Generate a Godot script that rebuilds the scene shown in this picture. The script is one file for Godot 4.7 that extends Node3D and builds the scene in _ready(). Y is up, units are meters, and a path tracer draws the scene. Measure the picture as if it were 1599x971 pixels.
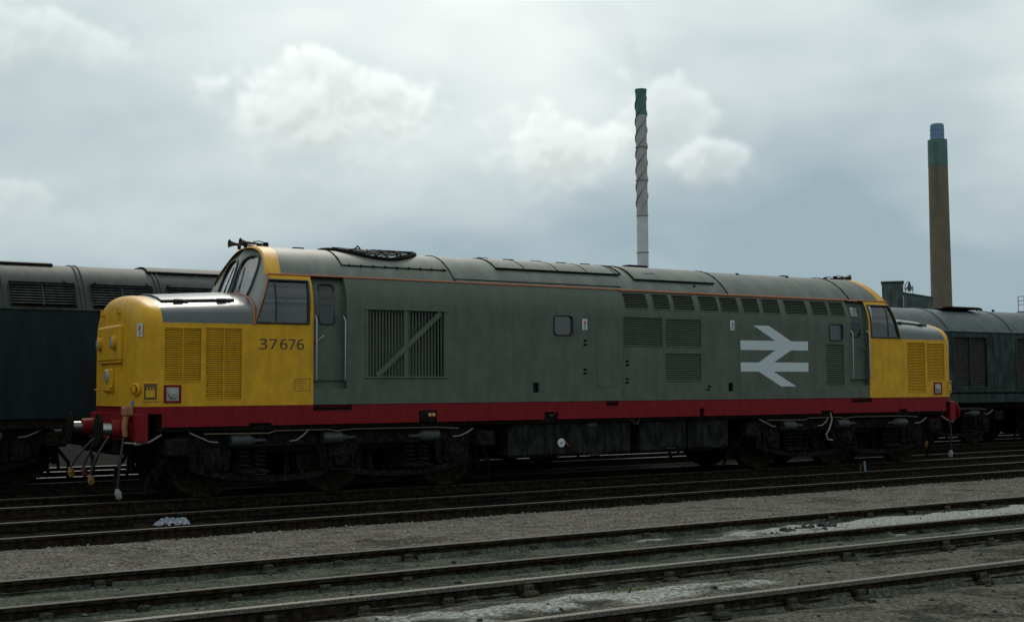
extends Node3D
# A goods locomotive in a locomotive yard. X runs along the tracks, Y is up from the rail tops, Z points to the viewer's side.

# ---------------------------------------------------------------- mesh builder
class B:
	var v := PackedVector3Array()
	var n := PackedVector3Array()
	var ix := PackedInt32Array()
	var xf := Transform3D.IDENTITY
	func put(p: Vector3, nn: Vector3) -> int:
		v.append(xf * p)
		n.append((xf.basis.inverse().transposed() * nn).normalized())
		return v.size() - 1
	func face(a: int, b: int, c: int) -> void:
		var g := (v[b] - v[a]).cross(v[c] - v[a])
		if g.length_squared() < 1e-16:
			return
		if g.dot(n[a] + n[b] + n[c]) > 0.0:
			ix.append_array(PackedInt32Array([a, c, b]))
		else:
			ix.append_array(PackedInt32Array([a, b, c]))
	func quad(a: Vector3, b: Vector3, c: Vector3, d: Vector3, nn := Vector3.ZERO) -> void:
		if nn == Vector3.ZERO:
			nn = (b - a).cross(c - a).normalized()
		var i := put(a, nn)
		put(b, nn); put(c, nn); put(d, nn)
		face(i, i + 1, i + 2); face(i, i + 2, i + 3)
	func box(c: Vector3, s: Vector3, bs := Basis.IDENTITY) -> B:
		var h := s * 0.5
		for ax in 3:
			for sg in [-1.0, 1.0]:
				var d := Vector3.ZERO; d[ax] = sg
				var u := Vector3.ZERO; u[(ax + 1) % 3] = 1.0
				var w := Vector3.ZERO; w[(ax + 2) % 3] = 1.0
				quad(c + bs * ((d - u - w) * h), c + bs * ((d + u - w) * h), c + bs * ((d + u + w) * h), c + bs * ((d - u + w) * h), bs * d)
		return self
	func cbox(c: Vector3, s: Vector3, k := 0.01, bs := Basis.IDENTITY) -> B:   # chamfered box
		var h := s * 0.5
		k = minf(k, minf(h.x, minf(h.y, h.z)) * 0.6)
		for ax in 3:
			var a1 := (ax + 1) % 3
			var a2 := (ax + 2) % 3
			for sg in [-1.0, 1.0]:
				var q := []
				for t in [[-1, -1], [1, -1], [1, 1], [-1, 1]]:
					var p := Vector3.ZERO
					p[ax] = sg * h[ax]; p[a1] = t[0] * (h[a1] - k); p[a2] = t[1] * (h[a2] - k)
					q.append(c + bs * p)
				var d := Vector3.ZERO; d[ax] = sg
				quad(q[0], q[1], q[2], q[3], bs * d)
			for s1 in [-1.0, 1.0]:
				for s2 in [-1.0, 1.0]:
					var e := []
					for t in [[-1, 0], [1, 0], [1, 1], [-1, 1]]:
						var p := Vector3.ZERO
						p[ax] = t[0] * (h[ax] - k)
						p[a1] = s1 * (h[a1] - (k if t[1] == 1 else 0.0)); p[a2] = s2 * (h[a2] - (k if t[1] == 0 else 0.0))
						e.append(c + bs * p)
					var d := Vector3.ZERO; d[a1] = s1; d[a2] = s2
					quad(e[0], e[1], e[2], e[3], (bs * d).normalized())
		for sx in [-1.0, 1.0]:
			for sy in [-1.0, 1.0]:
				for sz in [-1.0, 1.0]:
					var nn := (bs * Vector3(sx, sy, sz)).normalized()
					var i := put(c + bs * Vector3(sx * h.x, sy * (h.y - k), sz * (h.z - k)), nn)
					put(c + bs * Vector3(sx * (h.x - k), sy * h.y, sz * (h.z - k)), nn)
					put(c + bs * Vector3(sx * (h.x - k), sy * (h.y - k), sz * h.z), nn)
					face(i, i + 1, i + 2)
		return self
	func tube(pts: Array, r: float, sides := 8, r2 := -1.0) -> B:
		var m := pts.size()
		var base := v.size()
		var up := Vector3.UP
		var d0: Vector3 = (pts[1] - pts[0]).normalized()
		if absf(d0.dot(up)) > 0.9:
			up = Vector3.RIGHT
		for i in m:
			var d: Vector3 = (pts[mini(i + 1, m - 1)] - pts[maxi(i - 1, 0)]).normalized()
			var a := d.cross(up).normalized()
			var b := a.cross(d).normalized()
			up = b
			var rr := r if r2 < 0.0 else lerpf(r, r2, float(i) / (m - 1))
			for k in sides:
				var t := TAU * k / sides
				var o := a * cos(t) + b * sin(t)
				put(pts[i] + o * rr, o)
		for i in m - 1:
			for k in sides:
				var p := base + i * sides + k
				var q := base + i * sides + (k + 1) % sides
				face(p, q, q + sides); face(p, q + sides, p + sides)
		for e in [0, m - 1]:
			var d: Vector3 = (pts[1] - pts[0]).normalized() * -1.0 if e == 0 else (pts[m - 1] - pts[m - 2]).normalized()
			var ci := put(pts[e], d)
			var ring := []
			for k in sides:
				v.append(v[base + e * sides + k]); n.append((xf.basis.inverse().transposed() * d).normalized())
				ring.append(v.size() - 1)
			for k in sides:
				face(ci, ring[k], ring[(k + 1) % sides])
		return self
	func lathe(prof: Array, at: Vector3, axis: Vector3, seg := 20) -> B:   # prof: Vector2(radius, along)
		var up := Vector3.UP if absf(axis.y) < 0.9 else Vector3.RIGHT
		var a := axis.cross(up).normalized()
		var b := a.cross(axis).normalized()
		for i in prof.size() - 1:
			var p: Vector2 = prof[i]
			var q: Vector2 = prof[i + 1]
			if p.distance_to(q) < 1e-6:
				continue
			var nn := Vector2(q.y - p.y, -(q.x - p.x)).normalized()
			var base := v.size()
			for k in seg + 1:
				var t := TAU * k / seg
				var o := a * cos(t) + b * sin(t)
				var nv := o * nn.x + axis * nn.y
				put(at + o * p.x + axis * p.y, nv); put(at + o * q.x + axis * q.y, nv)
			for k in seg:
				var j := base + k * 2
				face(j, j + 1, j + 3); face(j, j + 3, j + 2)
		return self
	# a surface P(u, v), its cells kept where keep(u, v) holds; depth > 0 turns the edges of the gaps inwards
	func surf(f: Callable, us: Array, vs: Array, keep = null, depth := 0.0) -> B:
		var nu := us.size()
		var nv := vs.size()
		var base := v.size()
		var eu: float = absf(us[nu - 1] - us[0]) * 0.004 + 1e-4
		var ev: float = absf(vs[nv - 1] - vs[0]) * 0.004 + 1e-4
		var umin: float = minf(us[0], us[nu - 1])
		var umax: float = maxf(us[0], us[nu - 1])
		var vmin: float = minf(vs[0], vs[nv - 1])
		var vmax: float = maxf(vs[0], vs[nv - 1])
		for j in nv:
			for i in nu:
				var p: Vector3 = f.call(us[i], vs[j])
				var du: Vector3 = f.call(minf(us[i] + eu, umax), vs[j]) - f.call(maxf(us[i] - eu, umin), vs[j])
				var dv: Vector3 = f.call(us[i], minf(vs[j] + ev, vmax)) - f.call(us[i], maxf(vs[j] - ev, vmin))
				put(p, du.cross(dv).normalized())
		var on := PackedByteArray()
		on.resize((nu - 1) * (nv - 1))
		for j in nv - 1:
			for i in nu - 1:
				var k := true
				if keep != null:
					k = keep.call((us[i] + us[i + 1]) * 0.5, (vs[j] + vs[j + 1]) * 0.5)
				on[j * (nu - 1) + i] = 1 if k else 0
				if k:
					var a := base + j * nu + i
					face(a, a + 1, a + nu + 1); face(a, a + nu + 1, a + nu)
		if depth != 0.0 and keep != null:
			var inv := xf.affine_inverse()
			for j in nv - 1:
				for i in nu - 1:
					if on[j * (nu - 1) + i]:
						continue
					var a := base + j * nu + i
					for e in [[i > 0 and on[j * (nu - 1) + i - 1], a, a + nu], [i < nu - 2 and on[j * (nu - 1) + mini(i + 1, nu - 2)], a + 1, a + nu + 1], [j > 0 and on[maxi(j - 1, 0) * (nu - 1) + i], a, a + 1], [j < nv - 2 and on[mini(j + 1, nv - 2) * (nu - 1) + i], a + nu, a + nu + 1]]:
						if e[0]:
							var p: Vector3 = inv * v[e[1]]
							var q: Vector3 = inv * v[e[2]]
							var np: Vector3 = (xf.basis.transposed() * n[e[1]]).normalized() * depth
							var nq: Vector3 = (xf.basis.transposed() * n[e[2]]).normalized() * depth
							quad(p, q, q - nq, p - np)
		return self
	# a flat outline in the XY plane, drawn out from z0 to z1
	func plate(poly: PackedVector2Array, z0: float, z1: float) -> B:
		var t := Geometry2D.triangulate_polygon(poly)
		for z in [z0, z1]:
			var nn := Vector3(0, 0, 1 if z == maxf(z0, z1) else -1)
			var base := v.size()
			for p in poly:
				put(Vector3(p.x, p.y, z), nn)
			for i in range(0, t.size(), 3):
				face(base + t[i], base + t[i + 1], base + t[i + 2])
		var cw := 1.0 if Geometry2D.is_polygon_clockwise(poly) else -1.0
		for i in poly.size():
			var p := poly[i]
			var q := poly[(i + 1) % poly.size()]
			var o := (q - p).orthogonal().normalized() * -cw
			quad(Vector3(p.x, p.y, z0), Vector3(q.x, q.y, z0), Vector3(q.x, q.y, z1), Vector3(p.x, p.y, z1), Vector3(-o.x, -o.y, 0) if false else Vector3(o.x, o.y, 0))
		return self
	func mesh() -> ArrayMesh:
		var arr := []
		arr.resize(Mesh.ARRAY_MAX)
		arr[Mesh.ARRAY_VERTEX] = v
		arr[Mesh.ARRAY_NORMAL] = n
		arr[Mesh.ARRAY_INDEX] = ix
		var m := ArrayMesh.new()
		m.add_surface_from_arrays(Mesh.PRIMITIVE_TRIANGLES, arr)
		return m

# ---------------------------------------------------------------- helpers
var M := {}
var taken := {}
const XC := -0.13           # middle of the locomotive
const SIDE := 1.35          # half its width

func numbered(called: String) -> String:
	var k: int = taken.get(called, -1) + 1
	taken[called] = k
	return called if k == 0 else "%s_%03d" % [called, k]

func add(called: String, b, m: String, parent: Node3D = null) -> MeshInstance3D:
	var o := MeshInstance3D.new()
	o.mesh = b.mesh() if b is B else b
	o.material_override = M[m]
	o.name = numbered(called) if parent == null else called
	(self if parent == null else parent).add_child(o, true)
	return o

func thing(called: String, label: String, category: String, at := Vector3.ZERO, group := "") -> Node3D:
	var o := Node3D.new()
	o.name = numbered(called)
	add_child(o)
	o.position = at
	tag(o, label, category, group)
	return o

func tag(o: Node3D, label: String, category := "", group := "", kind := "") -> void:
	o.set_meta("label", label)
	if category: o.set_meta("category", category)
	if group: o.set_meta("group", group)
	if kind: o.set_meta("kind", kind)

func steps(a: float, b: float, step: float, extra := []) -> Array:
	var out := []
	var k := maxi(1, int(ceil(absf(b - a) / step)))
	for i in k + 1:
		out.append(lerpf(a, b, float(i) / k))
	for e in extra:
		if e > minf(a, b) and e < maxf(a, b):
			out.append(e)
	out.sort()
	var res := []
	for x in out:
		if res.is_empty() or x - res[-1] > 1e-5:
			res.append(x)
	return res

func noise_tex(freq: float, lo: float, hi: float, octaves := 5, seed_ := 1, size := 512, normal := false) -> NoiseTexture2D:
	var f := FastNoiseLite.new()
	f.noise_type = FastNoiseLite.TYPE_SIMPLEX_SMOOTH
	f.frequency = freq
	f.seed = seed_
	f.fractal_octaves = octaves
	f.fractal_gain = 0.55
	var t := NoiseTexture2D.new()
	t.width = size; t.height = size
	t.seamless = true
	t.noise = f
	t.as_normal_map = normal
	if normal:
		t.bump_strength = 4.0
	else:
		var g := Gradient.new()
		g.set_color(0, Color(lo, lo, lo)); g.set_color(1, Color(hi, hi, hi))
		g.set_offset(0, 0.22); g.set_offset(1, 0.78)
		t.color_ramp = g
	return t

func lin(r: float, g: float, b: float) -> Color:
	return Color(r, g, b).linear_to_srgb()

func mat(called: String, c: Color, rough: float, tex: Texture2D = null, scale := Vector3.ONE, metal := 0.0, bump: Texture2D = null, bump_cm := 0.0) -> StandardMaterial3D:
	var m := StandardMaterial3D.new()
	m.albedo_color = c
	m.roughness = rough
	m.metallic = metal
	if tex:
		m.albedo_texture = tex
		m.uv1_triplanar = true
		m.uv1_world_triplanar = true
		m.uv1_scale = scale
	if bump:
		m.heightmap_enabled = true
		m.heightmap_texture = bump
		m.heightmap_scale = bump_cm
	M[called] = m
	return m

func materials() -> void:
	var soft := noise_tex(0.012, 0.90, 1.0, 5, 3)
	var dirty := noise_tex(0.012, 0.58, 1.0, 6, 7)
	var worn := noise_tex(0.010, 0.78, 1.0, 6, 17)
	var grain := noise_tex(0.05, 0.6, 1.0, 4, 11)
	var bumps := noise_tex(0.03, 0.0, 1.0, 5, 21)
	mat("grey", lin(0.108, 0.125, 0.096), 0.5, soft, Vector3(0.5, 0.22, 0.5))
	mat("roof_grey", lin(0.112, 0.127, 0.100), 0.5, worn, Vector3(0.5, 0.4, 0.25))
	mat("nose_grey", lin(0.075, 0.088, 0.082), 0.24, soft, Vector3(0.6, 0.3, 0.5))
	mat("screen_grey", lin(0.112, 0.127, 0.103), 0.35, soft, Vector3(0.6, 0.3, 0.5))
	mat("yellow", lin(0.69, 0.362, 0.020), 0.42, soft, Vector3(0.7, 0.3, 0.7))
	mat("red", lin(0.21, 0.007, 0.011), 0.6, soft, Vector3(0.9, 0.3, 0.9))
	mat("orange", lin(0.42, 0.125, 0.045), 0.5, soft, Vector3(0.8, 0.8, 0.8))
	mat("pipe_orange", lin(0.36, 0.14, 0.05), 0.6, soft)
	mat("black", lin(0.012, 0.012, 0.012), 0.7)
	mat("rubber", lin(0.018, 0.018, 0.018), 0.45)
	mat("running_gear", lin(0.025, 0.0235, 0.019), 0.85, dirty, Vector3(1.3, 1.3, 1.3), 0.0, bumps, 0.4)
	mat("tank_grey", lin(0.030, 0.032, 0.026), 0.75, dirty, Vector3(0.7, 0.35, 0.7))
	mat("cylinder_grey", lin(0.042, 0.048, 0.043), 0.6, dirty, Vector3(2, 2, 2))
	mat("steel", lin(0.42, 0.43, 0.42), 0.35, soft, Vector3(2, 2, 2), 0.9)
	mat("worn_steel", lin(0.16, 0.145, 0.11), 0.6, grain, Vector3(1, 1, 1), 0.3)
	mat("dull_steel", lin(0.085, 0.072, 0.05), 0.75, grain, Vector3(1, 1, 1))
	mat("rail_rust", lin(0.036, 0.027, 0.018), 0.9, dirty, Vector3(1.2, 1.2, 1.2), 0.0, bumps, 0.3)
	mat("chair_iron", lin(0.085, 0.080, 0.062), 0.95, grain, Vector3(1.6, 1.6, 1.6), 0.0, bumps, 0.6)
	mat("bright_steel", lin(0.17, 0.168, 0.155), 0.5, grain, Vector3(1, 1, 1), 0.5)
	mat("hose_yellow", lin(0.36, 0.19, 0.03), 0.7, dirty, Vector3(4, 4, 4))
	mat("hose_red", lin(0.13, 0.012, 0.014), 0.7, dirty, Vector3(4, 4, 4))
	mat("hose_white", lin(0.38, 0.39, 0.36), 0.7, dirty, Vector3(4, 4, 4))
	mat("brass", lin(0.05, 0.045, 0.034), 0.5, soft, Vector3(2, 2, 2), 0.4)
	mat("white", lin(0.62, 0.66, 0.68), 0.55, soft, Vector3(0.6, 0.4, 0.6))
	mat("logo_white", lin(0.52, 0.57, 0.58), 0.5)
	mat("cord", lin(0.26, 0.245, 0.20), 0.7)
	mat("tan_pipe", lin(0.17, 0.14, 0.085), 0.6)
	mat("mark_red", lin(0.5, 0.03, 0.03), 0.5)
	mat("mark_black", lin(0.02, 0.02, 0.02), 0.5)
	mat("mark_brown", lin(0.12, 0.07, 0.02), 0.6)
	mat("blue_paint", lin(0.05, 0.17, 0.42), 0.5)
	mat("amber", lin(0.55, 0.30, 0.12), 0.3)
	mat("lamp_glass", lin(0.30, 0.31, 0.28), 0.15)
	mat("cab_lining", lin(0.11, 0.13, 0.11), 0.7, soft)
	mat("seat_cloth", lin(0.05, 0.055, 0.05), 0.9)
	mat("blue_body", lin(0.009, 0.022, 0.027), 0.6, worn, Vector3(0.5, 0.2, 0.5))
	mat("blue_roof", lin(0.042, 0.054, 0.046), 0.65, dirty, Vector3(0.8, 0.5, 0.4))
	mat("blue_slat", lin(0.060, 0.076, 0.068), 0.6, dirty, Vector3(0.8, 0.5, 0.4))
	mat("green_body", lin(0.032, 0.058, 0.050), 0.55, dirty, Vector3(0.5, 0.22, 0.5))
	mat("green_roof", lin(0.050, 0.080, 0.072), 0.5, dirty, Vector3(0.7, 0.4, 0.3))
	mat("brown_door", lin(0.026, 0.020, 0.015), 0.7, dirty, Vector3(0.8, 0.5, 0.8))
	mat("concrete", lin(0.19, 0.175, 0.14), 0.9, dirty, Vector3(0.06, 0.02, 0.06), 0.0, bumps, 1.0)
	mat("brick_stack", lin(0.19, 0.155, 0.105), 0.9, soft, Vector3(0.08, 0.05, 0.08), 0.0, bumps, 1.0)
	mat("stack_grey", lin(0.46, 0.445, 0.42), 0.7, soft, Vector3(0.1, 0.05, 0.1))
	mat("stack_pale", lin(0.66, 0.67, 0.68), 0.6, soft, Vector3(0.1, 0.05, 0.1))
	mat("stack_green", lin(0.085, 0.19, 0.165), 0.7, soft, Vector3(0.1, 0.05, 0.1))
	mat("stack_blue", lin(0.17, 0.28, 0.41), 0.7, soft, Vector3(0.1, 0.05, 0.1))
	mat("strake", lin(0.25, 0.24, 0.225), 0.7)
	mat("cladding", lin(0.11, 0.145, 0.135), 0.7, dirty, Vector3(0.2, 0.1, 0.2))
	mat("bag", lin(0.17, 0.20, 0.24), 0.5, soft, Vector3(3, 3, 3))
	mat("pale_stone", lin(0.38, 0.36, 0.32), 0.95, grain, Vector3(3, 3, 3))
	mat("stone", lin(0.22, 0.20, 0.168), 0.95, grain, Vector3(3, 3, 3))
	mat("coal", lin(0.028, 0.027, 0.025), 0.8, grain, Vector3(3, 3, 3))
	mat("smoke_stub", lin(0.1, 0.1, 0.1), 1.0)
	for k in ["grey", "yellow", "red", "blue_body", "green_body", "running_gear", "tank_grey", "rail_rust", "chair_iron"]:
		M[k].metallic_specular = 0.3 if M[k].roughness < 0.7 else 0.12      # flat, weathered paint and grime
	var gl := mat("glass", Color(0.10, 0.12, 0.12, 0.06), 0.02)
	gl.transparency = BaseMaterial3D.TRANSPARENCY_ALPHA
	gl.metallic_specular = 0.6
	var gm := mat("earth", Color.WHITE, 0.96, noise_tex(0.03, 0.55, 1.0, 6, 31, 1024), Vector3(0.55, 0.55, 0.55), 0.0, noise_tex(0.06, 0.0, 1.0, 5, 41, 1024), 1.6)
	gm.vertex_color_use_as_albedo = true
	gm.metallic_specular = 0.12

# ---------------------------------------------------------------- body shapes of the main locomotive
func side_z(y: float) -> float:
	if y <= 2.80:
		return SIDE
	var t := (y - 2.80) / 0.57
	return SIDE - 0.155 * pow(t, 2.4)
func roof_y(z: float) -> float:
	return 3.37 + 0.525 * (1.0 - pow(minf(absf(z) / 1.195, 1.0), 2.7))
func half_at(y: float) -> float:           # half width of the whole outline at a height
	if y <= 3.37:
		return side_z(y)
	return 1.195 * pow(maxf(1.0 - (y - 3.37) / 0.525, 0.0), 1.0 / 2.7)
func front_d(y: float) -> float:           # how far from the middle the slanting edge of the cab stands
	return 7.07 - maxf(y - 2.585, 0.0) * 0.344
func bow(a: float) -> float:
	return 0.035 + 0.07 * (1.0 - a / 0.65) if a < 0.65 else 0.035 * sqrt(maxf(1.0 - pow((a - 0.65) / 0.35, 2.0), 0.0))
func screen(zn: float, y: float) -> Vector3:   # front wall of the cab, before it is turned to its end
	var a := absf(zn)
	return Vector3(front_d(y) + bow(a), y, zn * half_at(y))

var nose_prof := PackedVector2Array()      # (z, y) from the near bottom over the top to the far bottom
var nose_norm := PackedVector2Array()
func build_nose_profile() -> void:
	var half := [Vector2(1.35, 1.375), Vector2(1.35, 1.8), Vector2(1.35, 2.3), Vector2(1.35, 2.5), Vector2(1.345, 2.585), Vector2(1.325, 2.66), Vector2(1.28, 2.735), Vector2(1.205, 2.805), Vector2(1.10, 2.865), Vector2(0.95, 2.925), Vector2(0.75, 2.985), Vector2(0.5, 3.035), Vector2(0.25, 3.062), Vector2(0.0, 3.07)]
	for p in half:
		nose_prof.append(p)
	for i in range(half.size() - 2, -1, -1):
		nose_prof.append(Vector2(-half[i].x, half[i].y))
	for i in nose_prof.size():
		var d := nose_prof[mini(i + 1, nose_prof.size() - 1)] - nose_prof[maxi(i - 1, 0)]
		nose_norm.append(Vector2(d.y, -d.x).normalized() * (1.0 if true else 1.0))
func nose(d: float, s: float) -> Vector3:  # d from the middle (past 8.45 it turns the corner), s along the outline
	s = clampf(s, 0.0, nose_prof.size() - 1.0)
	var i := mini(int(s), nose_prof.size() - 2)
	var f := s - i
	var p := nose_prof[i].lerp(nose_prof[i + 1], f)
	var nn := nose_norm[i].lerp(nose_norm[i + 1], f).normalized()
	var inset := 0.0
	var dd := d
	if d > 8.45:
		var a := minf((d - 8.45) / 0.5, 1.0) * PI * 0.5
		var topw := smoothstep(2.55, 2.95, p.y)
		inset = 1.0 - cos(a)
		dd = 8.45 + 0.33 * lerpf(pow(sin(a), 0.8), pow(sin(a), 0.45), topw)
		p = Vector2(p.x * (1.0 - 0.40 * inset / 1.35), 1.375 + (p.y - 1.375) * (1.0 - 0.36 * pow(inset, lerpf(1.0, 1.4, topw)) / 1.62))
		dd += 0.05 * maxf(1.0 - pow(p.x / 0.98, 2.0), 0.0) * sin(a)
	var up := clampf((p.y - 2.585) / 0.45, 0.0, 1.0)
	p.y += up * (0.06 - 0.09 * clampf((dd - 7.07) / 1.4, 0.0, 1.0))
	return Vector3(dd, p.y, p.x)

# an outline with rounded corners, as points round a rectangle in (u, v)
func round_rect(u0: float, v0: float, u1: float, v1: float, r: float, k := 5) -> PackedVector2Array:
	var out := PackedVector2Array()
	var c := [Vector2(u1 - r, v1 - r), Vector2(u0 + r, v1 - r), Vector2(u0 + r, v0 + r), Vector2(u1 - r, v0 + r)]
	for q in 4:
		for i in k + 1:
			var t := PI * 0.5 * (q + float(i) / k)
			out.append(c[q] + Vector2(cos(t), sin(t)) * r)
	return out
func loop3(pts: Array) -> Array:
	var out := pts.duplicate()
	out.append(pts[0])
	return out
# a round-cornered window in a flat side: gasket, pane and dark well behind
func side_window(parent: Node3D, x0: float, y0: float, x1: float, y1: float, z: float, r: float, pane := "glass") -> void:
	var o := round_rect(x0, y0, x1, y1, r)
	var ring := []
	for p in o:
		ring.append(Vector3(p.x, p.y, z + 0.004))
	var w := add("window", B.new().plate(o, z - 0.03, z - 0.012), pane, parent)
	add("gasket", B.new().tube(loop3(ring), 0.016, 6), "rubber", w)

func _ready() -> void:
	# ------------------------------------------------ camera
	var cam := Camera3D.new()
	cam.name = "camera"
	cam.position = Vector3(-14.042, 1.595, 19.443)
	cam.rotation_order = EULER_ORDER_YXZ
	cam.rotation = Vector3(0.0614, -0.5621, -0.0061)
	cam.fov = 27.5026
	cam.near = 0.1
	cam.far = 3000.0
	add_child(cam)
	cam.make_current()
	# ------------------------------------------------ sky, sun, exposure
	var env := Environment.new()
	env.background_mode = Environment.BG_SKY
	env.sky = Sky.new()
	env.sky.sky_material = cloudy_sky()
	env.tonemap_mode = Environment.TONE_MAPPER_LINEAR
	env.tonemap_exposure = 1.18
	env.volumetric_fog_enabled = true      # only for the smoke of the chimney
	env.volumetric_fog_density = 0.0
	env.sdfgi_enabled = true
	env.ssao_enabled = true
	env.ssil_enabled = true
	var we := WorldEnvironment.new()
	we.name = "world_environment"
	we.environment = env
	add_child(we)
	var sun := DirectionalLight3D.new()
	sun.name = "sun"
	sun.light_energy = 0.3
	sun.light_angular_distance = 14.0
	sun.light_color = Color(1.0, 0.97, 0.92)
	sun.shadow_enabled = true
	add_child(sun)
	var az := deg_to_rad(22.0)
	var el := deg_to_rad(43.0)
	sun.look_at_from_position(Vector3(sin(az) * cos(el), sin(el), -cos(az) * cos(el)) * 50.0, Vector3.ZERO)
	# ------------------------------------------------ scene
	materials()
	build_nose_profile()
	ground()
	tracks()
	var bogie := make_bogie()
	main_locomotive(bogie)
	blue_locomotive(bogie)
	green_locomotive(bogie)
	bogie.free()
	chimneys()
	works()
	litter()

# ---------------------------------------------------------------- sky
func cloudy_sky() -> PanoramaSkyMaterial:
	var w := 2048
	var h := 1024
	var nz := FastNoiseLite.new()
	nz.noise_type = FastNoiseLite.TYPE_SIMPLEX_SMOOTH
	nz.frequency = 1.0
	nz.fractal_octaves = 5
	nz.fractal_gain = 0.52
	nz.seed = 5
	var n2 := FastNoiseLite.new()
	n2.noise_type = FastNoiseLite.TYPE_SIMPLEX_SMOOTH
	n2.frequency = 1.0
	n2.fractal_octaves = 6
	n2.fractal_gain = 0.6
	n2.seed = 9
	# heaps of cumulus: azimuth, elevation, half width, half height, strength (degrees)
	var heaps := [[23.8, 12.3, 5.4, 2.7, 0.95], [34.4, 10.6, 3.6, 2.2, 0.9], [39.2, 11.8, 3.0, 2.4, 0.5], [41.6, 9.8, 2.3, 1.4, 0.6], [9.5, 14.6, 7.0, 1.6, 0.55], [9.5, 8.0, 4.5, 0.9, 0.35],
		[-9, 13, 6, 2.6, 0.9], [-27, 9, 5, 2.2, 0.8], [67, 12, 5, 2.4, 0.9], [76, 9, 6, 2.0, 0.8], [100, 13, 7, 3.0, 0.9], [128, 10, 6, 2.5, 0.8], [152, 15, 8, 3.4, 0.9], [-178, 9, 6, 2.4, 0.8], [-150, 13, 7, 3.0, 0.9], [-122, 10, 6, 2.4, 0.8], [-92, 14, 8, 3.2, 0.9], [-60, 10, 6, 2.6, 0.85]]
	var data := PackedFloat32Array()
	data.resize(w * h * 3)
	var sun_dir := Vector3(sin(deg_to_rad(22.0)) * cos(deg_to_rad(43.0)), sin(deg_to_rad(43.0)), -cos(deg_to_rad(22.0)) * cos(deg_to_rad(43.0)))
	for j in h:
		var e := (0.5 - (j + 0.5) / h) * PI
		var ed := rad_to_deg(e)
		var se := sin(e)
		var ce := cos(e)
		for i in w:
			var k := (j * w + i) * 3
			if ed < -2.0:
				data[k] = 0.08; data[k + 1] = 0.08; data[k + 2] = 0.075
				continue
			var a := wrapf(((i + 0.5) / w) * TAU, -PI, PI)
			var d := Vector3(sin(a) * ce, se, -cos(a) * ce)
			# broad veil of cloud, flattened towards the horizon
			var q := Vector3(d.x, d.y * 2.1, d.z)
			var veil := nz.get_noise_3dv(q * 2.0)
			var near_sun := maxf(d.dot(sun_dir), 0.0)
			var lift := smoothstep(3.0, 18.0, ed)
			var t := clampf(0.02 + lift * 0.25 + veil * 0.62 + pow(near_sun, 4.0) * 0.60 * smoothstep(2.0, 18.0, ed), 0.0, 1.0)
			var blue := Vector3(0.285, 0.375, 0.418)
			var white := Vector3(0.83, 0.875, 0.845)
			var c := blue.lerp(white, t)
			if ed < 45.0:
				var ad := rad_to_deg(a)
				var fine := 9.0
				var above := 0.0
				for b in heaps:
					var dx: float = ad - b[0]
					if absf(dx) > b[2] * 2.0:
						continue
					var dy: float = ed - b[1]
					if absf(dy) > b[3] * 2.2:
						continue
					if fine > 8.0:
						var w3 := Vector3(d.x, d.y * 1.15, d.z)
						fine = n2.get_noise_3dv(w3 * 17.0)
						above = n2.get_noise_3dv((w3 + Vector3(-0.003, 0.007, 0.0)) * 17.0)
					var sy: float = dy / b[3]
					var r := sqrt(dx * dx / (b[2] * b[2]) + sy * sy * (1.0 if sy > 0.0 else 0.8))
					# crisp billows above, fading into the veil below
					var body := 1.0 - r + fine * 0.7
					var soft_edge := lerpf(0.32, 0.85, smoothstep(0.3, -0.6, sy))
					var m: float = smoothstep(0.0, soft_edge, body) * b[4]
					if m > 0.0:
						var rim := 1.0 - smoothstep(0.0, 0.75, body)
						var relief := clampf((fine - above) * 0.7, -0.07, 0.07)
						var lum := 0.66 + 0.18 * rim + relief + 0.10 * clampf(sy, -1.0, 1.0)
						c = c.lerp(Vector3(lum, lum * 1.045, lum * 1.02), m * 0.72)
			c *= 1.0 + 0.5 * pow(near_sun, 5.0) * smoothstep(8.0, 40.0, ed)
			data[k] = c.x; data[k + 1] = c.y; data[k + 2] = c.z
	var img := Image.create_from_data(w, h, false, Image.FORMAT_RGBF, data.to_byte_array())
	var m := PanoramaSkyMaterial.new()
	m.panorama = ImageTexture.create_from_image(img)
	return m

# ---------------------------------------------------------------- ground
# rails as z at x = 0 and slope along x: far locomotive track, loco track, siding, two ash tracks
const RAILS := {"c1": [-8.56, 0.0], "c0": [-7.10, 0.0], "b1": [-5.35, 0.0], "b0": [-3.85, 0.0], "a1": [-0.75, 0.0], "a0": [0.75, 0.0], "l3": [2.63, -0.024], "l4": [4.26, -0.032], "r5": [7.72, -0.017], "r6": [9.24, -0.008], "r7": [10.28, -0.008], "r8": [11.97, 0.003]}
func rz(k: String, x: float) -> float:
	return RAILS[k][0] + RAILS[k][1] * x

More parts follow.
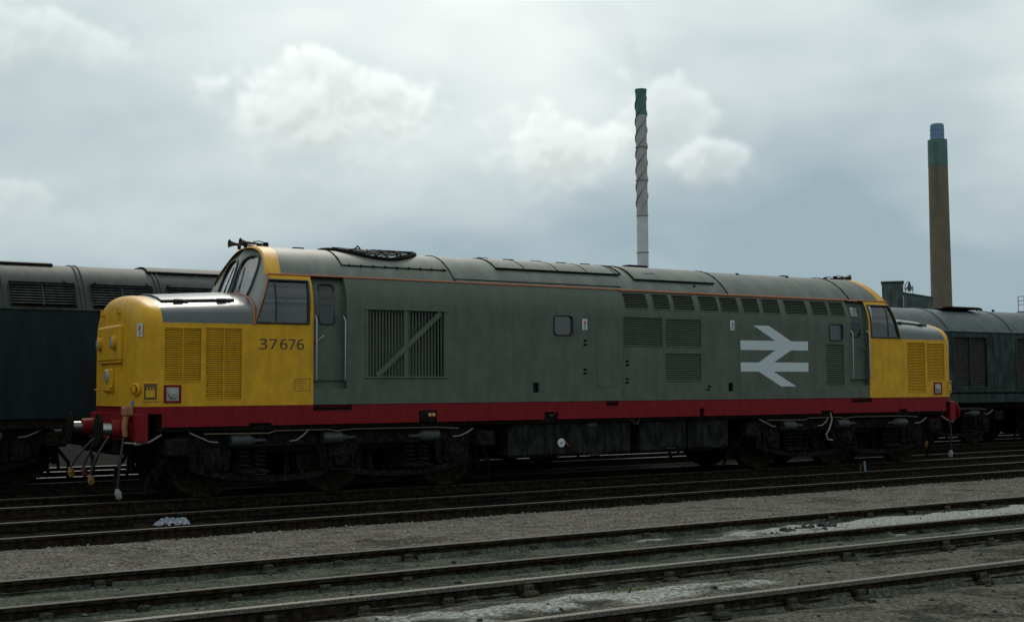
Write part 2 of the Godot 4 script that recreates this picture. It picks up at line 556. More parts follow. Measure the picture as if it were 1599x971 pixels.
var gn: FastNoiseLite
var gf: FastNoiseLite
func lvl(z: float, pts: Array) -> float:
	if z <= pts[0][0]:
		return pts[0][1]
	for i in pts.size() - 1:
		if z < pts[i + 1][0]:
			var t: float = (z - pts[i][0]) / maxf(pts[i + 1][0] - pts[i][0], 1e-4)
			return lerpf(pts[i][1], pts[i + 1][1], t * t * (3.0 - 2.0 * t))
	return pts[-1][1]
func white_ash(x: float, z: float) -> float:   # pale ash tipped along the track, with its own ragged outline
	var w := gn.get_noise_2d(x * 1.6, z * 3.0)
	var c5 := rz("r5", x)
	var c6 := rz("r6", x)
	var t := (z - c5) / (c6 - c5)
	var m := smoothstep(-6.2, -2.5, x + w * 2.0) * smoothstep(0.10, 0.30, t + w * 0.22) * (1.0 - smoothstep(0.75, 1.0, t + w * 0.5 + 0.1 * sin(x * 0.9)))
	m = maxf(m, 0.0)
	var c7 := rz("r7", x)
	var t2 := (z - c7) / (rz("r8", x) - c7)
	var m2 := smoothstep(0.10, 0.42, t2 + w * 0.3) * (1.0 - smoothstep(0.55, 0.95, t2 + w * 0.35)) * (1.0 - smoothstep(1.2, 2.6, absf(x + 8.7) + w * 2.0)) * 0.75
	return clampf(maxf(m, m2), 0.0, 1.0) if z > 7.0 else 0.0
func ground_y(x: float, z: float) -> float:
	var a := rz("l3", x)
	var b := rz("l4", x)
	var c := rz("r5", x)
	var d := rz("r6", x)
	var e := rz("r7", x)
	var f := rz("r8", x)
	var y := lvl(z, [[-30.0, -0.2], [-7.0, -0.19], [-1.2, -0.17], [1.2, -0.15], [a - 0.5, -0.12], [a - 0.1, -0.07], [a + 0.1, -0.13], [(a + b) * 0.5, -0.12], [b - 0.12, -0.06], [b + 0.05, -0.13], [b + 0.35, -0.11], [b + 1.2, -0.055], [c - 0.5, -0.025], [c - 0.05, -0.02], [c + 0.05, -0.13], [c + 0.4, -0.105], [d - 0.3, -0.075], [d - 0.05, -0.035], [d + 0.05, -0.12], [d + 0.35, -0.085], [e - 0.2, -0.05], [e - 0.05, -0.03], [e + 0.05, -0.16], [e + 0.4, -0.105], [f - 0.4, -0.06], [f - 0.05, -0.03], [f + 0.05, -0.16], [f + 0.5, -0.11], [f + 4.0, -0.1], [40.0, -0.15]])
	var lump := gn.get_noise_2d(x * 1.1, z * 1.6) * 0.018 + gf.get_noise_2d(x * 6.0, z * 6.0) * 0.011
	if z > b + 0.1 and z < c - 0.1:
		lump = gn.get_noise_2d(x * 0.7, z * 1.2) * 0.012 + gf.get_noise_2d(x * 7.0, z * 7.0) * 0.008
	y += lump
	if z > c:
		y += white_ash(x, z) * 0.035
	for k in ["l3", "l4", "r5", "r6", "r7", "r8"]:      # nothing stands above a rail
		if absf(z - rz(k, x)) < 0.12:
			y = minf(y, -0.022)
	return y
func ground_color(x: float, z: float) -> Color:
	var b := rz("l4", x)
	var c := rz("r5", x)
	var d := rz("r6", x)
	var e := rz("r7", x)
	var w := gn.get_noise_2d(x * 1.3 + 40.0, z * 1.9)
	var w2 := gf.get_noise_2d(x * 5.0, z * 5.0 + 9.0)
	var oily := Color(0.013, 0.0115, 0.009)
	var cinder := Color(0.275, 0.250, 0.210)
	var ash := Color(0.140, 0.150, 0.116)
	var pale := Color(0.50, 0.51, 0.47)
	var col := oily
	if z > 1.0:
		col = oily.lerp(Color(0.034, 0.028, 0.019), smoothstep(0.1, 0.45, w + w2 * 0.4))
	if z < -1.5:
		col = Color(0.022, 0.020, 0.017)
	var edge := z - b - 0.16 + w * 0.22 + w2 * 0.16
	if edge > 0.0:
		col = cinder.lerp(cinder * 0.62, smoothstep(0.0, 0.5, w2 * 0.7 + w * 0.8)).lerp(Color(0.20, 0.165, 0.135), smoothstep(0.1, 0.5, -w)).lerp(Color(0.085, 0.070, 0.058), smoothstep(0.26, 0.5, gn.get_noise_2d(x * 0.8 - 17.0, z * 1.1 + w2 * 0.8)) * 0.8)
	if z > c:
		col = ash.lerp(Color(0.072, 0.080, 0.063), smoothstep(-0.05, 0.4, w + w2 * 0.6))
		if z > e:
			col = Color(0.178, 0.175, 0.138).lerp(Color(0.085, 0.086, 0.068), smoothstep(0.0, 0.45, w + w2 * 0.7))
		var m := white_ash(x, z)
		m = smoothstep(0.25, 0.75, m + w2 * 0.35 - maxf(w, 0.0) * 0.6)
		col = col.lerp(pale, m)
	return col

func ground() -> void:
	gn = FastNoiseLite.new()
	gn.noise_type = FastNoiseLite.TYPE_SIMPLEX_SMOOTH
	gn.frequency = 0.6; gn.fractal_octaves = 4; gn.seed = 12
	gf = FastNoiseLite.new()
	gf.noise_type = FastNoiseLite.TYPE_SIMPLEX_SMOOTH
	gf.frequency = 0.5; gf.fractal_octaves = 2; gf.seed = 77
	# one sheet: fine where the picture is near, coarse out to the horizon
	var xs := []
	for v in [-900.0, -300.0, -120.0, -60.0, -36.0, -26.0, -20.0, -17.0, -15.0]:
		xs.append(v)
	var x := -14.0
	while x < 20.0:
		xs.append(x)
		x += 0.055 if x < 3.0 else 0.1
	for v in [20.5, 22.0, 25.0, 30.0, 40.0, 60.0, 120.0, 300.0, 900.0]:
		xs.append(v)
	var zs := []
	for v in [-900.0, -300.0, -100.0, -40.0, -20.0, -12.0, -8.5, -7.0]:
		zs.append(v)
	var z := -6.5
	while z < 14.0:
		zs.append(z)
		z += 0.35 if z < 1.0 else (0.08 if z < 4.0 else 0.05)
	for v in [14.5, 15.5, 17.0, 20.0, 26.0, 40.0, 100.0, 300.0, 900.0]:
		zs.append(v)
	var nx := xs.size()
	var vv := PackedVector3Array()
	var cc := PackedColorArray()
	for zz in zs:
		for xx in xs:
			vv.append(Vector3(xx, ground_y(xx, zz), zz))
			cc.append(ground_color(xx, zz))
	var ii := PackedInt32Array()
	for j in zs.size() - 1:
		for i in nx - 1:
			var k := j * nx + i
			ii.append_array(PackedInt32Array([k, k + 1, k + nx + 1, k, k + nx + 1, k + nx]))
	var nn := PackedVector3Array()
	nn.resize(vv.size())
	for j in zs.size():
		for i in nx:
			var l := vv[j * nx + maxi(i - 1, 0)]
			var r := vv[j * nx + mini(i + 1, nx - 1)]
			var u := vv[maxi(j - 1, 0) * nx + i]
			var dd := vv[mini(j + 1, zs.size() - 1) * nx + i]
			nn[j * nx + i] = (dd - u).cross(r - l).normalized()
	var arr := []
	arr.resize(Mesh.ARRAY_MAX)
	arr[Mesh.ARRAY_VERTEX] = vv
	arr[Mesh.ARRAY_NORMAL] = nn
	arr[Mesh.ARRAY_COLOR] = cc
	arr[Mesh.ARRAY_INDEX] = ii
	var m := ArrayMesh.new()
	m.add_surface_from_arrays(Mesh.PRIMITIVE_TRIANGLES, arr)
	var g := add("ground", m, "earth")
	tag(g, "cinder and ash covered ground of the yard", "", "", "structure")
	# loose stones
	scatter("cinder_stones", "small grey cinders strewn over the walkway between tracks", "cinders", "stone", 12000, 5, func(r: RandomNumberGenerator):
		var px := r.randf_range(-13.0, 12.0)
		return Vector2(px, r.randf_range(rz("l4", px) + 0.15, rz("r5", px) - 0.06)), 0.004, 0.015)
	scatter("pale_chippings", "pale stone chippings sprinkled over the cinder walkway", "chippings", "pale_stone", 5000, 6, func(r: RandomNumberGenerator):
		var px := r.randf_range(-13.0, 12.0)
		return Vector2(px, r.randf_range(rz("l4", px) + 0.15, rz("r5", px) - 0.06)), 0.004, 0.017)
	scatter("clinker_lumps", "black clinker lumps scattered over the ash between rails", "clinker", "coal", 1500, 8, func(r: RandomNumberGenerator):
		var px := r.randf_range(-13.0, 6.0)
		return Vector2(px, r.randf_range(rz("r5", px) + 0.08, 15.0)), 0.006, 0.026)
	scatter("ballast_stones", "dark oily ballast stones around the locomotive tracks", "ballast", "rail_rust", 3500, 15, func(r: RandomNumberGenerator):
		var px := r.randf_range(-14.0, 14.0)
		return Vector2(px, r.randf_range(-1.5, rz("l4", px) + 0.3)), 0.012, 0.03)

func scatter(called: String, label: String, category: String, m: String, count: int, seed_: int, where: Callable, r0: float, r1: float) -> void:
	var rng := RandomNumberGenerator.new()
	rng.seed = seed_
	var b := B.new()
	var ico := [Vector3(0, 1, 0), Vector3(0.9, 0.35, 0.1), Vector3(0.2, 0.3, 0.95), Vector3(-0.8, 0.45, 0.5), Vector3(-0.6, 0.25, -0.8), Vector3(0.45, 0.4, -0.85), Vector3(0.6, -0.6, 0.5), Vector3(-0.5, -0.6, 0.6), Vector3(-0.6, -0.6, -0.4), Vector3(0.5, -0.6, -0.5)]
	for f in [[0, 1, 2], [0, 2, 3], [0, 3, 4], [0, 4, 5], [0, 5, 1], [1, 6, 2], [2, 6, 7], [2, 7, 3], [3, 7, 8], [3, 8, 4], [4, 8, 9], [4, 9, 5], [5, 9, 1], [1, 9, 6]]:
		var p: Vector3 = ico[f[0]]
		var q: Vector3 = ico[f[1]]
		var s: Vector3 = ico[f[2]]
		var nn := (q - p).cross(s - p).normalized()
		if nn.dot(p + q + s) < 0.0:
			nn = -nn
		var i := b.put(p, nn)
		b.put(q, nn); b.put(s, nn)
		b.face(i, i + 1, i + 2)
	var mm := MultiMesh.new()
	mm.transform_format = MultiMesh.TRANSFORM_3D
	mm.mesh = b.mesh()
	mm.instance_count = count
	for i in count:
		var p: Vector2 = where.call(rng)
		for k in RAILS:
			if absf(p.y - rz(k, p.x)) < 0.09:
				p.y += 0.16
		var r := r0 + (r1 - r0) * (pow(rng.randf(), 2.2) * 0.7 + pow(rng.randf(), 14.0) * 1.3)
		var bs := Basis.from_euler(Vector3(rng.randf() * 0.8, rng.randf() * TAU, rng.randf() * 0.8)).scaled(Vector3(r * rng.randf_range(0.8, 1.4), r * rng.randf_range(0.55, 0.9), r))
		mm.set_instance_transform(i, Transform3D(bs, Vector3(p.x, ground_y(p.x, p.y) + r * 0.25, p.y)))
	var o := MultiMeshInstance3D.new()
	o.name = called
	o.multimesh = mm
	o.material_override = M[m]
	add_child(o)
	tag(o, label, category, "", "stuff")

# ---------------------------------------------------------------- tracks
func rail_body(k: String, x0: float, x1: float, bow: float, worn: bool) -> Array:
	# a bullhead rail: the rusty body and, on top, the polished strip that the wheels run on
	var prof := [Vector2(-0.035, -0.004), Vector2(-0.035, -0.036), Vector2(-0.012, -0.052), Vector2(-0.012, -0.108), Vector2(-0.035, -0.120), Vector2(-0.035, -0.150), Vector2(0.035, -0.150), Vector2(0.035, -0.120), Vector2(0.012, -0.108), Vector2(0.012, -0.052), Vector2(0.035, -0.036), Vector2(0.035, -0.004)]
	var body := B.new()
	var head := B.new()
	var xs := steps(x0, x1, 3.0)
	for i in xs.size() - 1:
		var a: float = xs[i]
		var c: float = xs[i + 1]
		var za := rz(k, a) + bow * sin(a * 0.31)
		var zc := rz(k, c) + bow * sin(c * 0.31)
		for j in prof.size():
			var p: Vector2 = prof[j]
			var q: Vector2 = prof[(j + 1) % prof.size()]
			if j == prof.size() - 1:
				head.quad(Vector3(a, -0.004, za - 0.035), Vector3(a, 0.0, za - 0.026), Vector3(c, 0.0, zc - 0.026), Vector3(c, -0.004, zc - 0.035), Vector3(0, 0.9, -0.4).normalized())
				head.quad(Vector3(a, 0.0, za - 0.026), Vector3(a, 0.0, za + 0.026), Vector3(c, 0.0, zc + 0.026), Vector3(c, 0.0, zc - 0.026), Vector3.UP)
				head.quad(Vector3(a, 0.0, za + 0.026), Vector3(a, -0.004, za + 0.035), Vector3(c, -0.004, zc + 0.035), Vector3(c, 0.0, zc + 0.026), Vector3(0, 0.9, 0.4).normalized())
			else:
				var nn := Vector3(0, (q - p).x, -(q - p).y).normalized()
				if (nn.z * (p.x + q.x)) < 0.0 and absf(nn.z) > 0.3:
					nn = -nn
				(head if worn and (j == 0 or j == prof.size() - 2) else body).quad(Vector3(a, p.y, za + p.x), Vector3(a, q.y, za + q.x), Vector3(c, q.y, zc + q.x), Vector3(c, p.y, zc + p.x), nn)
	return [body, head]

func tracks() -> void:
	var chair := B.new()
	chair.cbox(Vector3(0, -0.125, 0.085), Vector3(0.13, 0.07, 0.13), 0.025)
	chair.cbox(Vector3(0, -0.09, 0.055), Vector3(0.10, 0.09, 0.05), 0.02)
	chair.cbox(Vector3(0, -0.125, -0.085), Vector3(0.13, 0.07, 0.13), 0.025)
	chair.cbox(Vector3(0, -0.09, -0.055), Vector3(0.10, 0.09, 0.05), 0.02)
	var cm := chair.mesh()
	var key := B.new().cbox(Vector3(0.03, -0.075, 0.038), Vector3(0.17, 0.055, 0.05), 0.01).mesh()
	var sleeper := B.new().cbox(Vector3(0, -0.225, 0), Vector3(0.25, 0.13, 2.5), 0.015).mesh()
	var sets := [
		["c0", "c1", "bright railed track beyond the blue and green locomotives", -40.0, 60.0, -11.0, -6.5, "bright_steel"],
		["b0", "b1", "railway track under the blue and green locomotives behind", -40.0, 60.0, -11.0, -6.5, "bright_steel"],
		["a0", "a1", "railway track carrying the grey and yellow locomotive", -40.0, 60.0, -12.0, 13.0, "dull_steel"],
		["l3", "l4", "dirty siding directly in front of the grey and yellow locomotive", -40.0, 60.0, -12.0, 9.0, "dull_steel"],
		["r5", "r6", "ash choked siding with pale ash tipped between its rails", -40.0, 40.0, -12.6, 3.0, "dull_steel"],
		["r7", "r8", "foreground siding nearest the viewer with worn bright rails", -40.0, 40.0, -12.8, -0.5, "worn_steel"]]
	var rng := RandomNumberGenerator.new()
	rng.seed = 4
	for s in sets:
		var t := thing("railway_track", s[2], "track", Vector3.ZERO, "parallel railway tracks in the yard")
		for k in [s[0], s[1]]:
			var rb := rail_body(k, s[3], s[4], 0.0 if k[0] in ["a", "b", "c"] else 0.012, k in ["r7", "r8"])
			var r := add("rail", rb[0], "rail_rust", t)
			add("running_surface", rb[1], s[7], r)
			var x: float = s[5]
			while x < s[6] and k[0] == "r":
				if rng.randf() < 0.72:
					var c := add("chair", cm, "chair_iron", t)
					c.position = Vector3(x, rng.randf_range(-0.034, 0.006), rz(k, x))
					c.rotation.y = rng.randf_range(-0.06, 0.06)
					if rng.randf() < 0.5:
						var ky := add("key", key, "rail_rust", c)
						ky.position.x = rng.randf_range(-0.05, 0.02)
				x += 0.76 + rng.randf_range(-0.03, 0.03)
		var xx: float = s[5]
		while xx < s[6]:
			var sl := add("sleeper", sleeper, "rail_rust", t)
			sl.position = Vector3(xx, 0.0, (rz(s[0], xx) + rz(s[1], xx)) * 0.5)
			xx += 0.76

# ---------------------------------------------------------------- bogie (six wheels), its origin on the rails at its middle
func coil(c: Vector3, r: float, h: float, turns: float, wire: float) -> B:
	var pts := []
	var k := int(turns * 12)
	for i in k + 1:
		var t := TAU * turns * i / k
		pts.append(c + Vector3(cos(t) * r, h * i / k, sin(t) * r))
	return B.new().tube(pts, wire, 5)
func make_bogie() -> Node3D:
	var o := Node3D.new()
	o.name = "bogie"
	var ax := [-2.055, 0.0, 2.055]
	var wh := B.new().lathe([Vector2(0.0, 0.09), Vector2(0.13, 0.09), Vector2(0.15, 0.045), Vector2(0.44, 0.02), Vector2(0.475, 0.07), Vector2(0.565, 0.07), Vector2(0.572, 0.05), Vector2(0.572, -0.045), Vector2(0.598, -0.055), Vector2(0.598, -0.08), Vector2(0.0, -0.08)], Vector3.ZERO, Vector3(0, 0, 1), 36).mesh()
	for x in ax:
		for s in [-1.0, 1.0]:
			var w := add("wheel", wh, "rail_rust", o)
			w.position = Vector3(x, 0.574, 0.75 * s)
			if s < 0:
				w.rotation.y = PI
		add("axle", B.new().tube([Vector3(x, 0.574, -0.72), Vector3(x, 0.574, 0.72)], 0.08, 10), "running_gear", o)
	for s in [-1.0, 1.0]:
		var z: float = 1.08 * s
		# side frame: a long beam with arched cut-outs, drawn as an outline
		var out := PackedVector2Array([Vector2(-2.75, 0.72), Vector2(-2.62, 0.90), Vector2(-2.35, 0.98), Vector2(-0.5, 0.94), Vector2(0.5, 0.94), Vector2(2.35, 0.98), Vector2(2.62, 0.90), Vector2(2.75, 0.72)])
		for a in [2.055, 0.0, -2.055]:
			out.append_array(PackedVector2Array([Vector2(a + 0.36, 0.76), Vector2(a + 0.31, 0.62), Vector2(a + 0.29, 0.42), Vector2(a + 0.20, 0.40), Vector2(a + 0.19, 0.74), Vector2(a - 0.19, 0.74), Vector2(a - 0.20, 0.40), Vector2(a - 0.29, 0.42), Vector2(a - 0.31, 0.62), Vector2(a - 0.36, 0.76)]))
		out.append(Vector2(-2.6, 0.70))
		add("side_frame", B.new().plate(out, z - 0.04, z + 0.04), "running_gear", o)
		add("frame_flange", B.new().tube([Vector3(-2.6, 0.92, z + 0.05 * s), Vector3(-2.3, 0.985, z + 0.05 * s), Vector3(2.3, 0.985, z + 0.05 * s), Vector3(2.6, 0.92, z + 0.05 * s)], 0.022, 6), "running_gear", o)
		for x in ax:
			var bx := B.new().cbox(Vector3(x, 0.57, z + 0.03 * s), Vector3(0.34, 0.36, 0.18), 0.05)
			bx.lathe([Vector2(0.15, 0.0), Vector2(0.15, 0.05), Vector2(0.11, 0.075), Vector2(0.0, 0.085)], Vector3(x, 0.57, z + 0.12 * s), Vector3(0, 0, s), 16)
			bx.lathe([Vector2(0.05, 0.0), Vector2(0.05, 0.03), Vector2(0.0, 0.03)], Vector3(x, 0.57, z + 0.20 * s), Vector3(0, 0, s), 8)
			for q in 6:
				var t := TAU * q / 6.0
				bx.lathe([Vector2(0.016, 0.0), Vector2(0.016, 0.02), Vector2(0.0, 0.02)], Vector3(x + cos(t) * 0.13, 0.57 + sin(t) * 0.13, z + 0.175 * s), Vector3(0, 0, s), 6)
			add("axlebox", bx, "running_gear", o)
		# equalising beams dipping between the axles
		for e in [[-2.055, 0.0], [0.0, 2.055]]:
			var pts := []
			for i in 13:
				var t := i / 12.0
				pts.append(Vector2(lerpf(e[0] - 0.22, e[1] + 0.22, t), 0.385 - 0.155 * pow(sin(PI * t), 0.8)))
			var eq := PackedVector2Array(pts)
			for i in range(12, -1, -1):
				eq.append(pts[i] + Vector2(0, 0.085))
			add("equalising_beam", B.new().plate(eq, z + 0.05 * s, z + 0.11 * s), "running_gear", o)
		# twin coil springs
		for x in [-1.42, 1.36]:
			for q in [-0.125, 0.125]:
				add("coil_spring", coil(Vector3(x + q, 0.40, z + 0.06 * s), 0.085, 0.36, 5.5, 0.019), "running_gear", o)
			add("spring_seat", B.new().cbox(Vector3(x, 0.385, z + 0.06 * s), Vector3(0.5, 0.045, 0.24), 0.01), "running_gear", o)
			add("spring_cap", B.new().cbox(Vector3(x, 0.775, z + 0.06 * s), Vector3(0.5, 0.045, 0.24), 0.01), "running_gear", o)
		# brake cylinders and their pipework
		for q in [[-1.80, 0.85], [-0.32, 0.86], [1.72, 0.85]]:
			var bc := B.new().lathe([Vector2(0.0, 0.0), Vector2(0.08, 0.0), Vector2(0.095, 0.02), Vector2(0.095, 0.30), Vector2(0.07, 0.34), Vector2(0.035, 0.40), Vector2(0.025, 0.55), Vector2(0.0, 0.55)], Vector3(q[0], q[1], z + 0.16 * s), Vector3(1 if q[0] < 1.0 else -1, 0, 0), 16)
			var c := add("brake_cylinder", bc, "cylinder_grey", o)
			add("mounting_bracket", B.new().cbox(Vector3(q[0] + (0.15 if q[0] < 1.0 else -0.15), q[1] - 0.02, z + 0.07 * s), Vector3(0.16, 0.22, 0.09), 0.01), "running_gear", c)
		add("brake_pipe", B.new().tube([Vector3(-2.2, 0.965, z + 0.17 * s), Vector3(-1.2, 0.955, z + 0.17 * s), Vector3(-1.08, 0.99, z + 0.17 * s), Vector3(-0.2, 0.99, z + 0.17 * s), Vector3(-0.1, 0.965, z + 0.17 * s), Vector3(0.2, 0.99, z + 0.17 * s), Vector3(1.7, 0.985, z + 0.17 * s), Vector3(2.1, 0.96, z + 0.17 * s)], 0.011, 5), "tan_pipe", o)
		for q in [[-2.42, 0.99, -1.99, 0.84], [-0.55, 1.0, -0.86, 0.83], [2.36, 0.95, 1.98, 0.83]]:
			add("flexible_hose", B.new().tube([Vector3(q[0], q[1], z + 0.18 * s), Vector3(lerpf(q[0], q[2], 0.35), lerpf(q[1], q[3], 0.5), z + 0.22 * s), Vector3(lerpf(q[0], q[2], 0.7), lerpf(q[1], q[3], 0.93), z + 0.22 * s), Vector3(q[2], q[3], z + 0.18 * s)], 0.010, 6), "cord", o)
		# hanging links, brake rigging, step box between the axles
		add("step_box", B.new().cbox(Vector3(-0.02, 0.60, z + 0.16 * s), Vector3(0.36, 0.02, 0.14), 0.005).cbox(Vector3(-0.02, 0.38, z + 0.16 * s), Vector3(0.36, 0.02, 0.14), 0.005).cbox(Vector3(-0.2, 0.49, z + 0.16 * s), Vector3(0.02, 0.24, 0.14), 0.005).cbox(Vector3(0.16, 0.49, z + 0.16 * s), Vector3(0.02, 0.24, 0.14), 0.005), "running_gear", o)
		for x in [-2.72, -1.3, -0.72, 0.72, 1.3, 2.72]:
			add("brake_hanger", B.new().cbox(Vector3(x, 0.55, z * 0.72), Vector3(0.05, 0.6, 0.05), 0.01, Basis(Vector3(0, 0, 1), 0.12 * signf(x))).cbox(Vector3(x * 0.985, 0.5, z * 0.7), Vector3(0.08, 0.34, 0.1), 0.02), "running_gear", o)
		for x in [-2.62, 2.62]:
			var sg := signf(x)
			add("guard_iron", B.new().tube([Vector3(x, 0.85, z), Vector3(x + 0.06 * sg, 0.6, z * 0.95), Vector3(x + 0.28 * sg, 0.36, z * 0.82), Vector3(x + 0.30 * sg, 0.09, z * 0.72)], 0.032, 6), "running_gear", o)
			add("sand_pipe", B.new().tube([Vector3(x - 0.05 * sg, 0.8, z * 0.98), Vector3(x + 0.02 * sg, 0.5, z * 0.9), Vector3(x - 0.13 * sg, 0.2, z * 0.72), Vector3(x - 0.2 * sg, 0.1, z * 0.70)], 0.018, 6), "running_gear", o)
			add("sand_box", B.new().cbox(Vector3(x - 0.02 * sg, 0.78, z + 0.13 * s), Vector3(0.36, 0.26, 0.2), 0.03), "running_gear", o)
	add("bolster", B.new().cbox(Vector3(0, 0.8, 0), Vector3(4.4, 0.3, 1.9), 0.03), "running_gear", o)
	for x in [-1.5, 0.5, 1.45]:
		add("traction_motor", B.new().cbox(Vector3(x, 0.5, 0), Vector3(0.7, 0.6, 1.1), 0.08), "running_gear", o)
	return o

# ---------------------------------------------------------------- the grey and yellow locomotive
func louvre(parent: Node3D, called: String, x0: float, y0: float, x1: float, y1: float, pitch: float, m: String, columns := 1, z := SIDE, single := true) -> void:
	# a recessed panel with sloping slats; the well is cut in the side by the caller
	var f := B.new()
	for q in [[x0 - 0.012, x0], [x1, x1 + 0.012]]:
		f.cbox(Vector3((q[0] + q[1]) * 0.5, (y0 + y1) * 0.5, z - 0.001), Vector3(q[1] - q[0], y1 - y0 + 0.024, 0.016), 0.003)
	for q in [[y0 - 0.012, y0], [y1, y1 + 0.012]]:
		f.cbox(Vector3((x0 + x1) * 0.5, (q[0] + q[1]) * 0.5, z - 0.001), Vector3(x1 - x0, q[1] - q[0], 0.016), 0.003)
	var p := add(called, f, m, parent)
	var gap := 0.018
	var wide := (x1 - x0 - gap * (columns - 1)) / columns
	var slat := B.new().cbox(Vector3.ZERO, Vector3(wide - 0.004, pitch * 0.86, 0.008), 0.002, Basis(Vector3(1, 0, 0), -0.75)).mesh()
	var k := int((y1 - y0) / pitch)
	for c in columns:
		for i in k:
			var s := add("slat", slat, m, p)
			s.position = Vector3(x0 + wide * (c + 0.5) + gap * c, y0 + (i + 0.5) * (y1 - y0) / k, z - 0.014)
	for c in columns - 1:
		add("divider", B.new().cbox(Vector3(x0 + wide * (c + 1) + gap * (c + 0.5), (y0 + y1) * 0.5, z - 0.012), Vector3(gap, y1 - y0, 0.028), 0.003), m, p)

func rects_keep(h: Array) -> Callable:
	return func(u: float, v: float) -> bool:
		for r in h:
			if u > r[0] and u < r[2] and v > r[1] and v < r[3]:
				return false
		return true
func cuts(h: Array, i: int, j: int) -> Array:
	var out := []
	for r in h:
		out.append(r[i]); out.append(r[j])
	return out

func main_locomotive(bogie: Node3D) -> void:
	var L := thing("diesel_locomotive", "grey diesel locomotive with yellow noses, red skirt and number 37 676", "locomotive")
	# --- long grey sides. holes: big grille, louvres, recesses, windows
	var grille := [-5.32, 1.80, -3.96, 2.855]
	var holes := [grille, [-0.288, 2.351, 0.578, 2.866], [0.676, 2.351, 1.504, 2.855], [0.670, 1.722, 1.495, 2.224], [4.77, 1.65, 5.25, 2.45], [-2.235, 1.535, -2.105, 1.70], [2.165, 1.53, 2.29, 1.69], [-1.79, 2.52, -1.40, 2.855], [4.86, 2.53, 5.24, 2.85]]
	for q in [[-1.135, 2.43], [-1.135, 2.36], [-1.141, 1.925], [-1.141, 1.86], [-0.215, 2.075], [-0.215, 2.01], [-0.219, 1.76], [-0.219, 1.695], [1.70, 1.62], [1.66, 1.56]]:
		holes.append([q[0] - 0.04, q[1] - 0.018, q[0] + 0.04, q[1] + 0.018])
	# the louvres under the roof edge
	var cl := [[-0.24, 0.28], [0.42, 0.80], [0.90, 1.38], [1.52, 1.96], [2.04, 2.47], [2.60, 3.01], [3.11, 3.55], [3.70, 4.28], [4.43, 4.86], [4.94, 5.34]]
	for q in cl:
		holes.append([q[0], 3.02, q[1], 3.31])
	var x0 := XC - 5.56
	var x1 := XC + 5.56
	var pn := func(u: float, v: float) -> Vector3: return Vector3(u, v, side_z(v))
	var pf := func(u: float, v: float) -> Vector3: return Vector3(u, v, -side_z(v))
	var us := steps(x0, x1, 0.6, cuts(holes, 0, 2))
	var vs := steps(1.375, 3.37, 0.6, cuts(holes, 1, 3) + steps(2.80, 3.37, 0.05))
	add("body_side", B.new().surf(pn, us, vs, rects_keep(holes), 0.05), "grey", L)
	add("body_side", B.new().surf(pf, steps(x0, x1, 1.0), steps(1.375, 3.37, 0.6, steps(2.80, 3.37, 0.05))), "grey", L)
	# --- louvre panels
	louvre(L, "louvre_panel", -0.288, 2.351, 0.578, 2.866, 0.0345, "grey")
	louvre(L, "louvre_panel", 0.676, 2.351, 1.504, 2.855, 0.0345, "grey")
	louvre(L, "louvre_panel", 0.670, 1.722, 1.495, 2.224, 0.0345, "grey")
	louvre(L, "louvre_panel", 4.77, 1.65, 5.25, 2.45, 0.038, "grey")
	for q in cl:
		var lip := B.new()
		for x in q:
			var lp := []
			for i in 6:
				lp.append(Vector3(x, lerpf(3.02, 3.31, i / 5.0), side_z(lerpf(3.02, 3.31, i / 5.0)) + 0.002))
			lip.tube(lp, 0.007, 5)
		lip.tube([Vector3(q[0], 3.02, side_z(3.02) + 0.002), Vector3(q[1], 3.02, side_z(3.02) + 0.002)], 0.007, 5)
		var c := add("cantrail_louvre", lip, "grey", L)
		var bl := B.new()
		for i in 9:
			var y := 3.036 + i * 0.0322
			var t := (side_z(y - 0.01) - side_z(y + 0.01)) / 0.02
			bl.box(Vector3((q[0] + q[1]) * 0.5, y, side_z(y) - 0.012), Vector3(q[1] - q[0] - 0.004, 0.019, 0.008), Basis(Vector3(1, 0, 0), -0.75 - atan(t)))
		tag(add("louvre_blades", bl, "grey", c), "fine horizontal blades of a louvre under the roof edge", "", "", "stuff")
	# --- the big barred grille with its diagonal brace
	var gp := add("radiator_grille", B.new().cbox(Vector3(-4.64, 2.33, SIDE - 0.42), Vector3(1.5, 1.2, 0.10), 0.02), "grey", L)
	var bar := B.new().cbox(Vector3(0, (grille[1] + grille[3]) * 0.5, 0), Vector3(0.030, 1.05, 0.016), 0.003, Basis(Vector3(0, 1, 0), 0.5)).mesh()
	for h in [[-5.30, -4.70], [-4.60, -3.975]]:
		for i in 11:
			var b := add("bar", bar, "grey", gp)
			b.position = Vector3(lerpf(h[0] + 0.025, h[1] - 0.02, i / 10.0), 0, SIDE - 0.03)
	add("centre_post", B.new().cbox(Vector3(-4.65, 2.327, SIDE - 0.01), Vector3(0.085, 1.05, 0.03), 0.005), "grey", gp)
	var br := Vector2(-5.17, 1.815)
	var tr := Vector2(-4.02, 2.835)
	add("diagonal_brace", B.new().cbox(Vector3((br.x + tr.x) * 0.5, (br.y + tr.y) * 0.5, SIDE + 0.008), Vector3(br.distance_to(tr), 0.085, 0.012), 0.004, Basis(Vector3(0, 0, 1), (tr - br).angle())), "grey", gp)
	add("frame", B.new().cbox(Vector3(-4.64, 1.79, SIDE + 0.008), Vector3(1.5, 0.03, 0.03), 0.008).cbox(Vector3(-4.64, 2.87, SIDE + 0.006), Vector3(1.5, 0.025, 0.02), 0.005).cbox(Vector3(-5.345, 2.33, SIDE + 0.004), Vector3(0.045, 1.05, 0.012), 0.004).cbox(Vector3(-3.935, 2.33, SIDE + 0.004), Vector3(0.045, 1.05, 0.012), 0.004), "grey", gp)
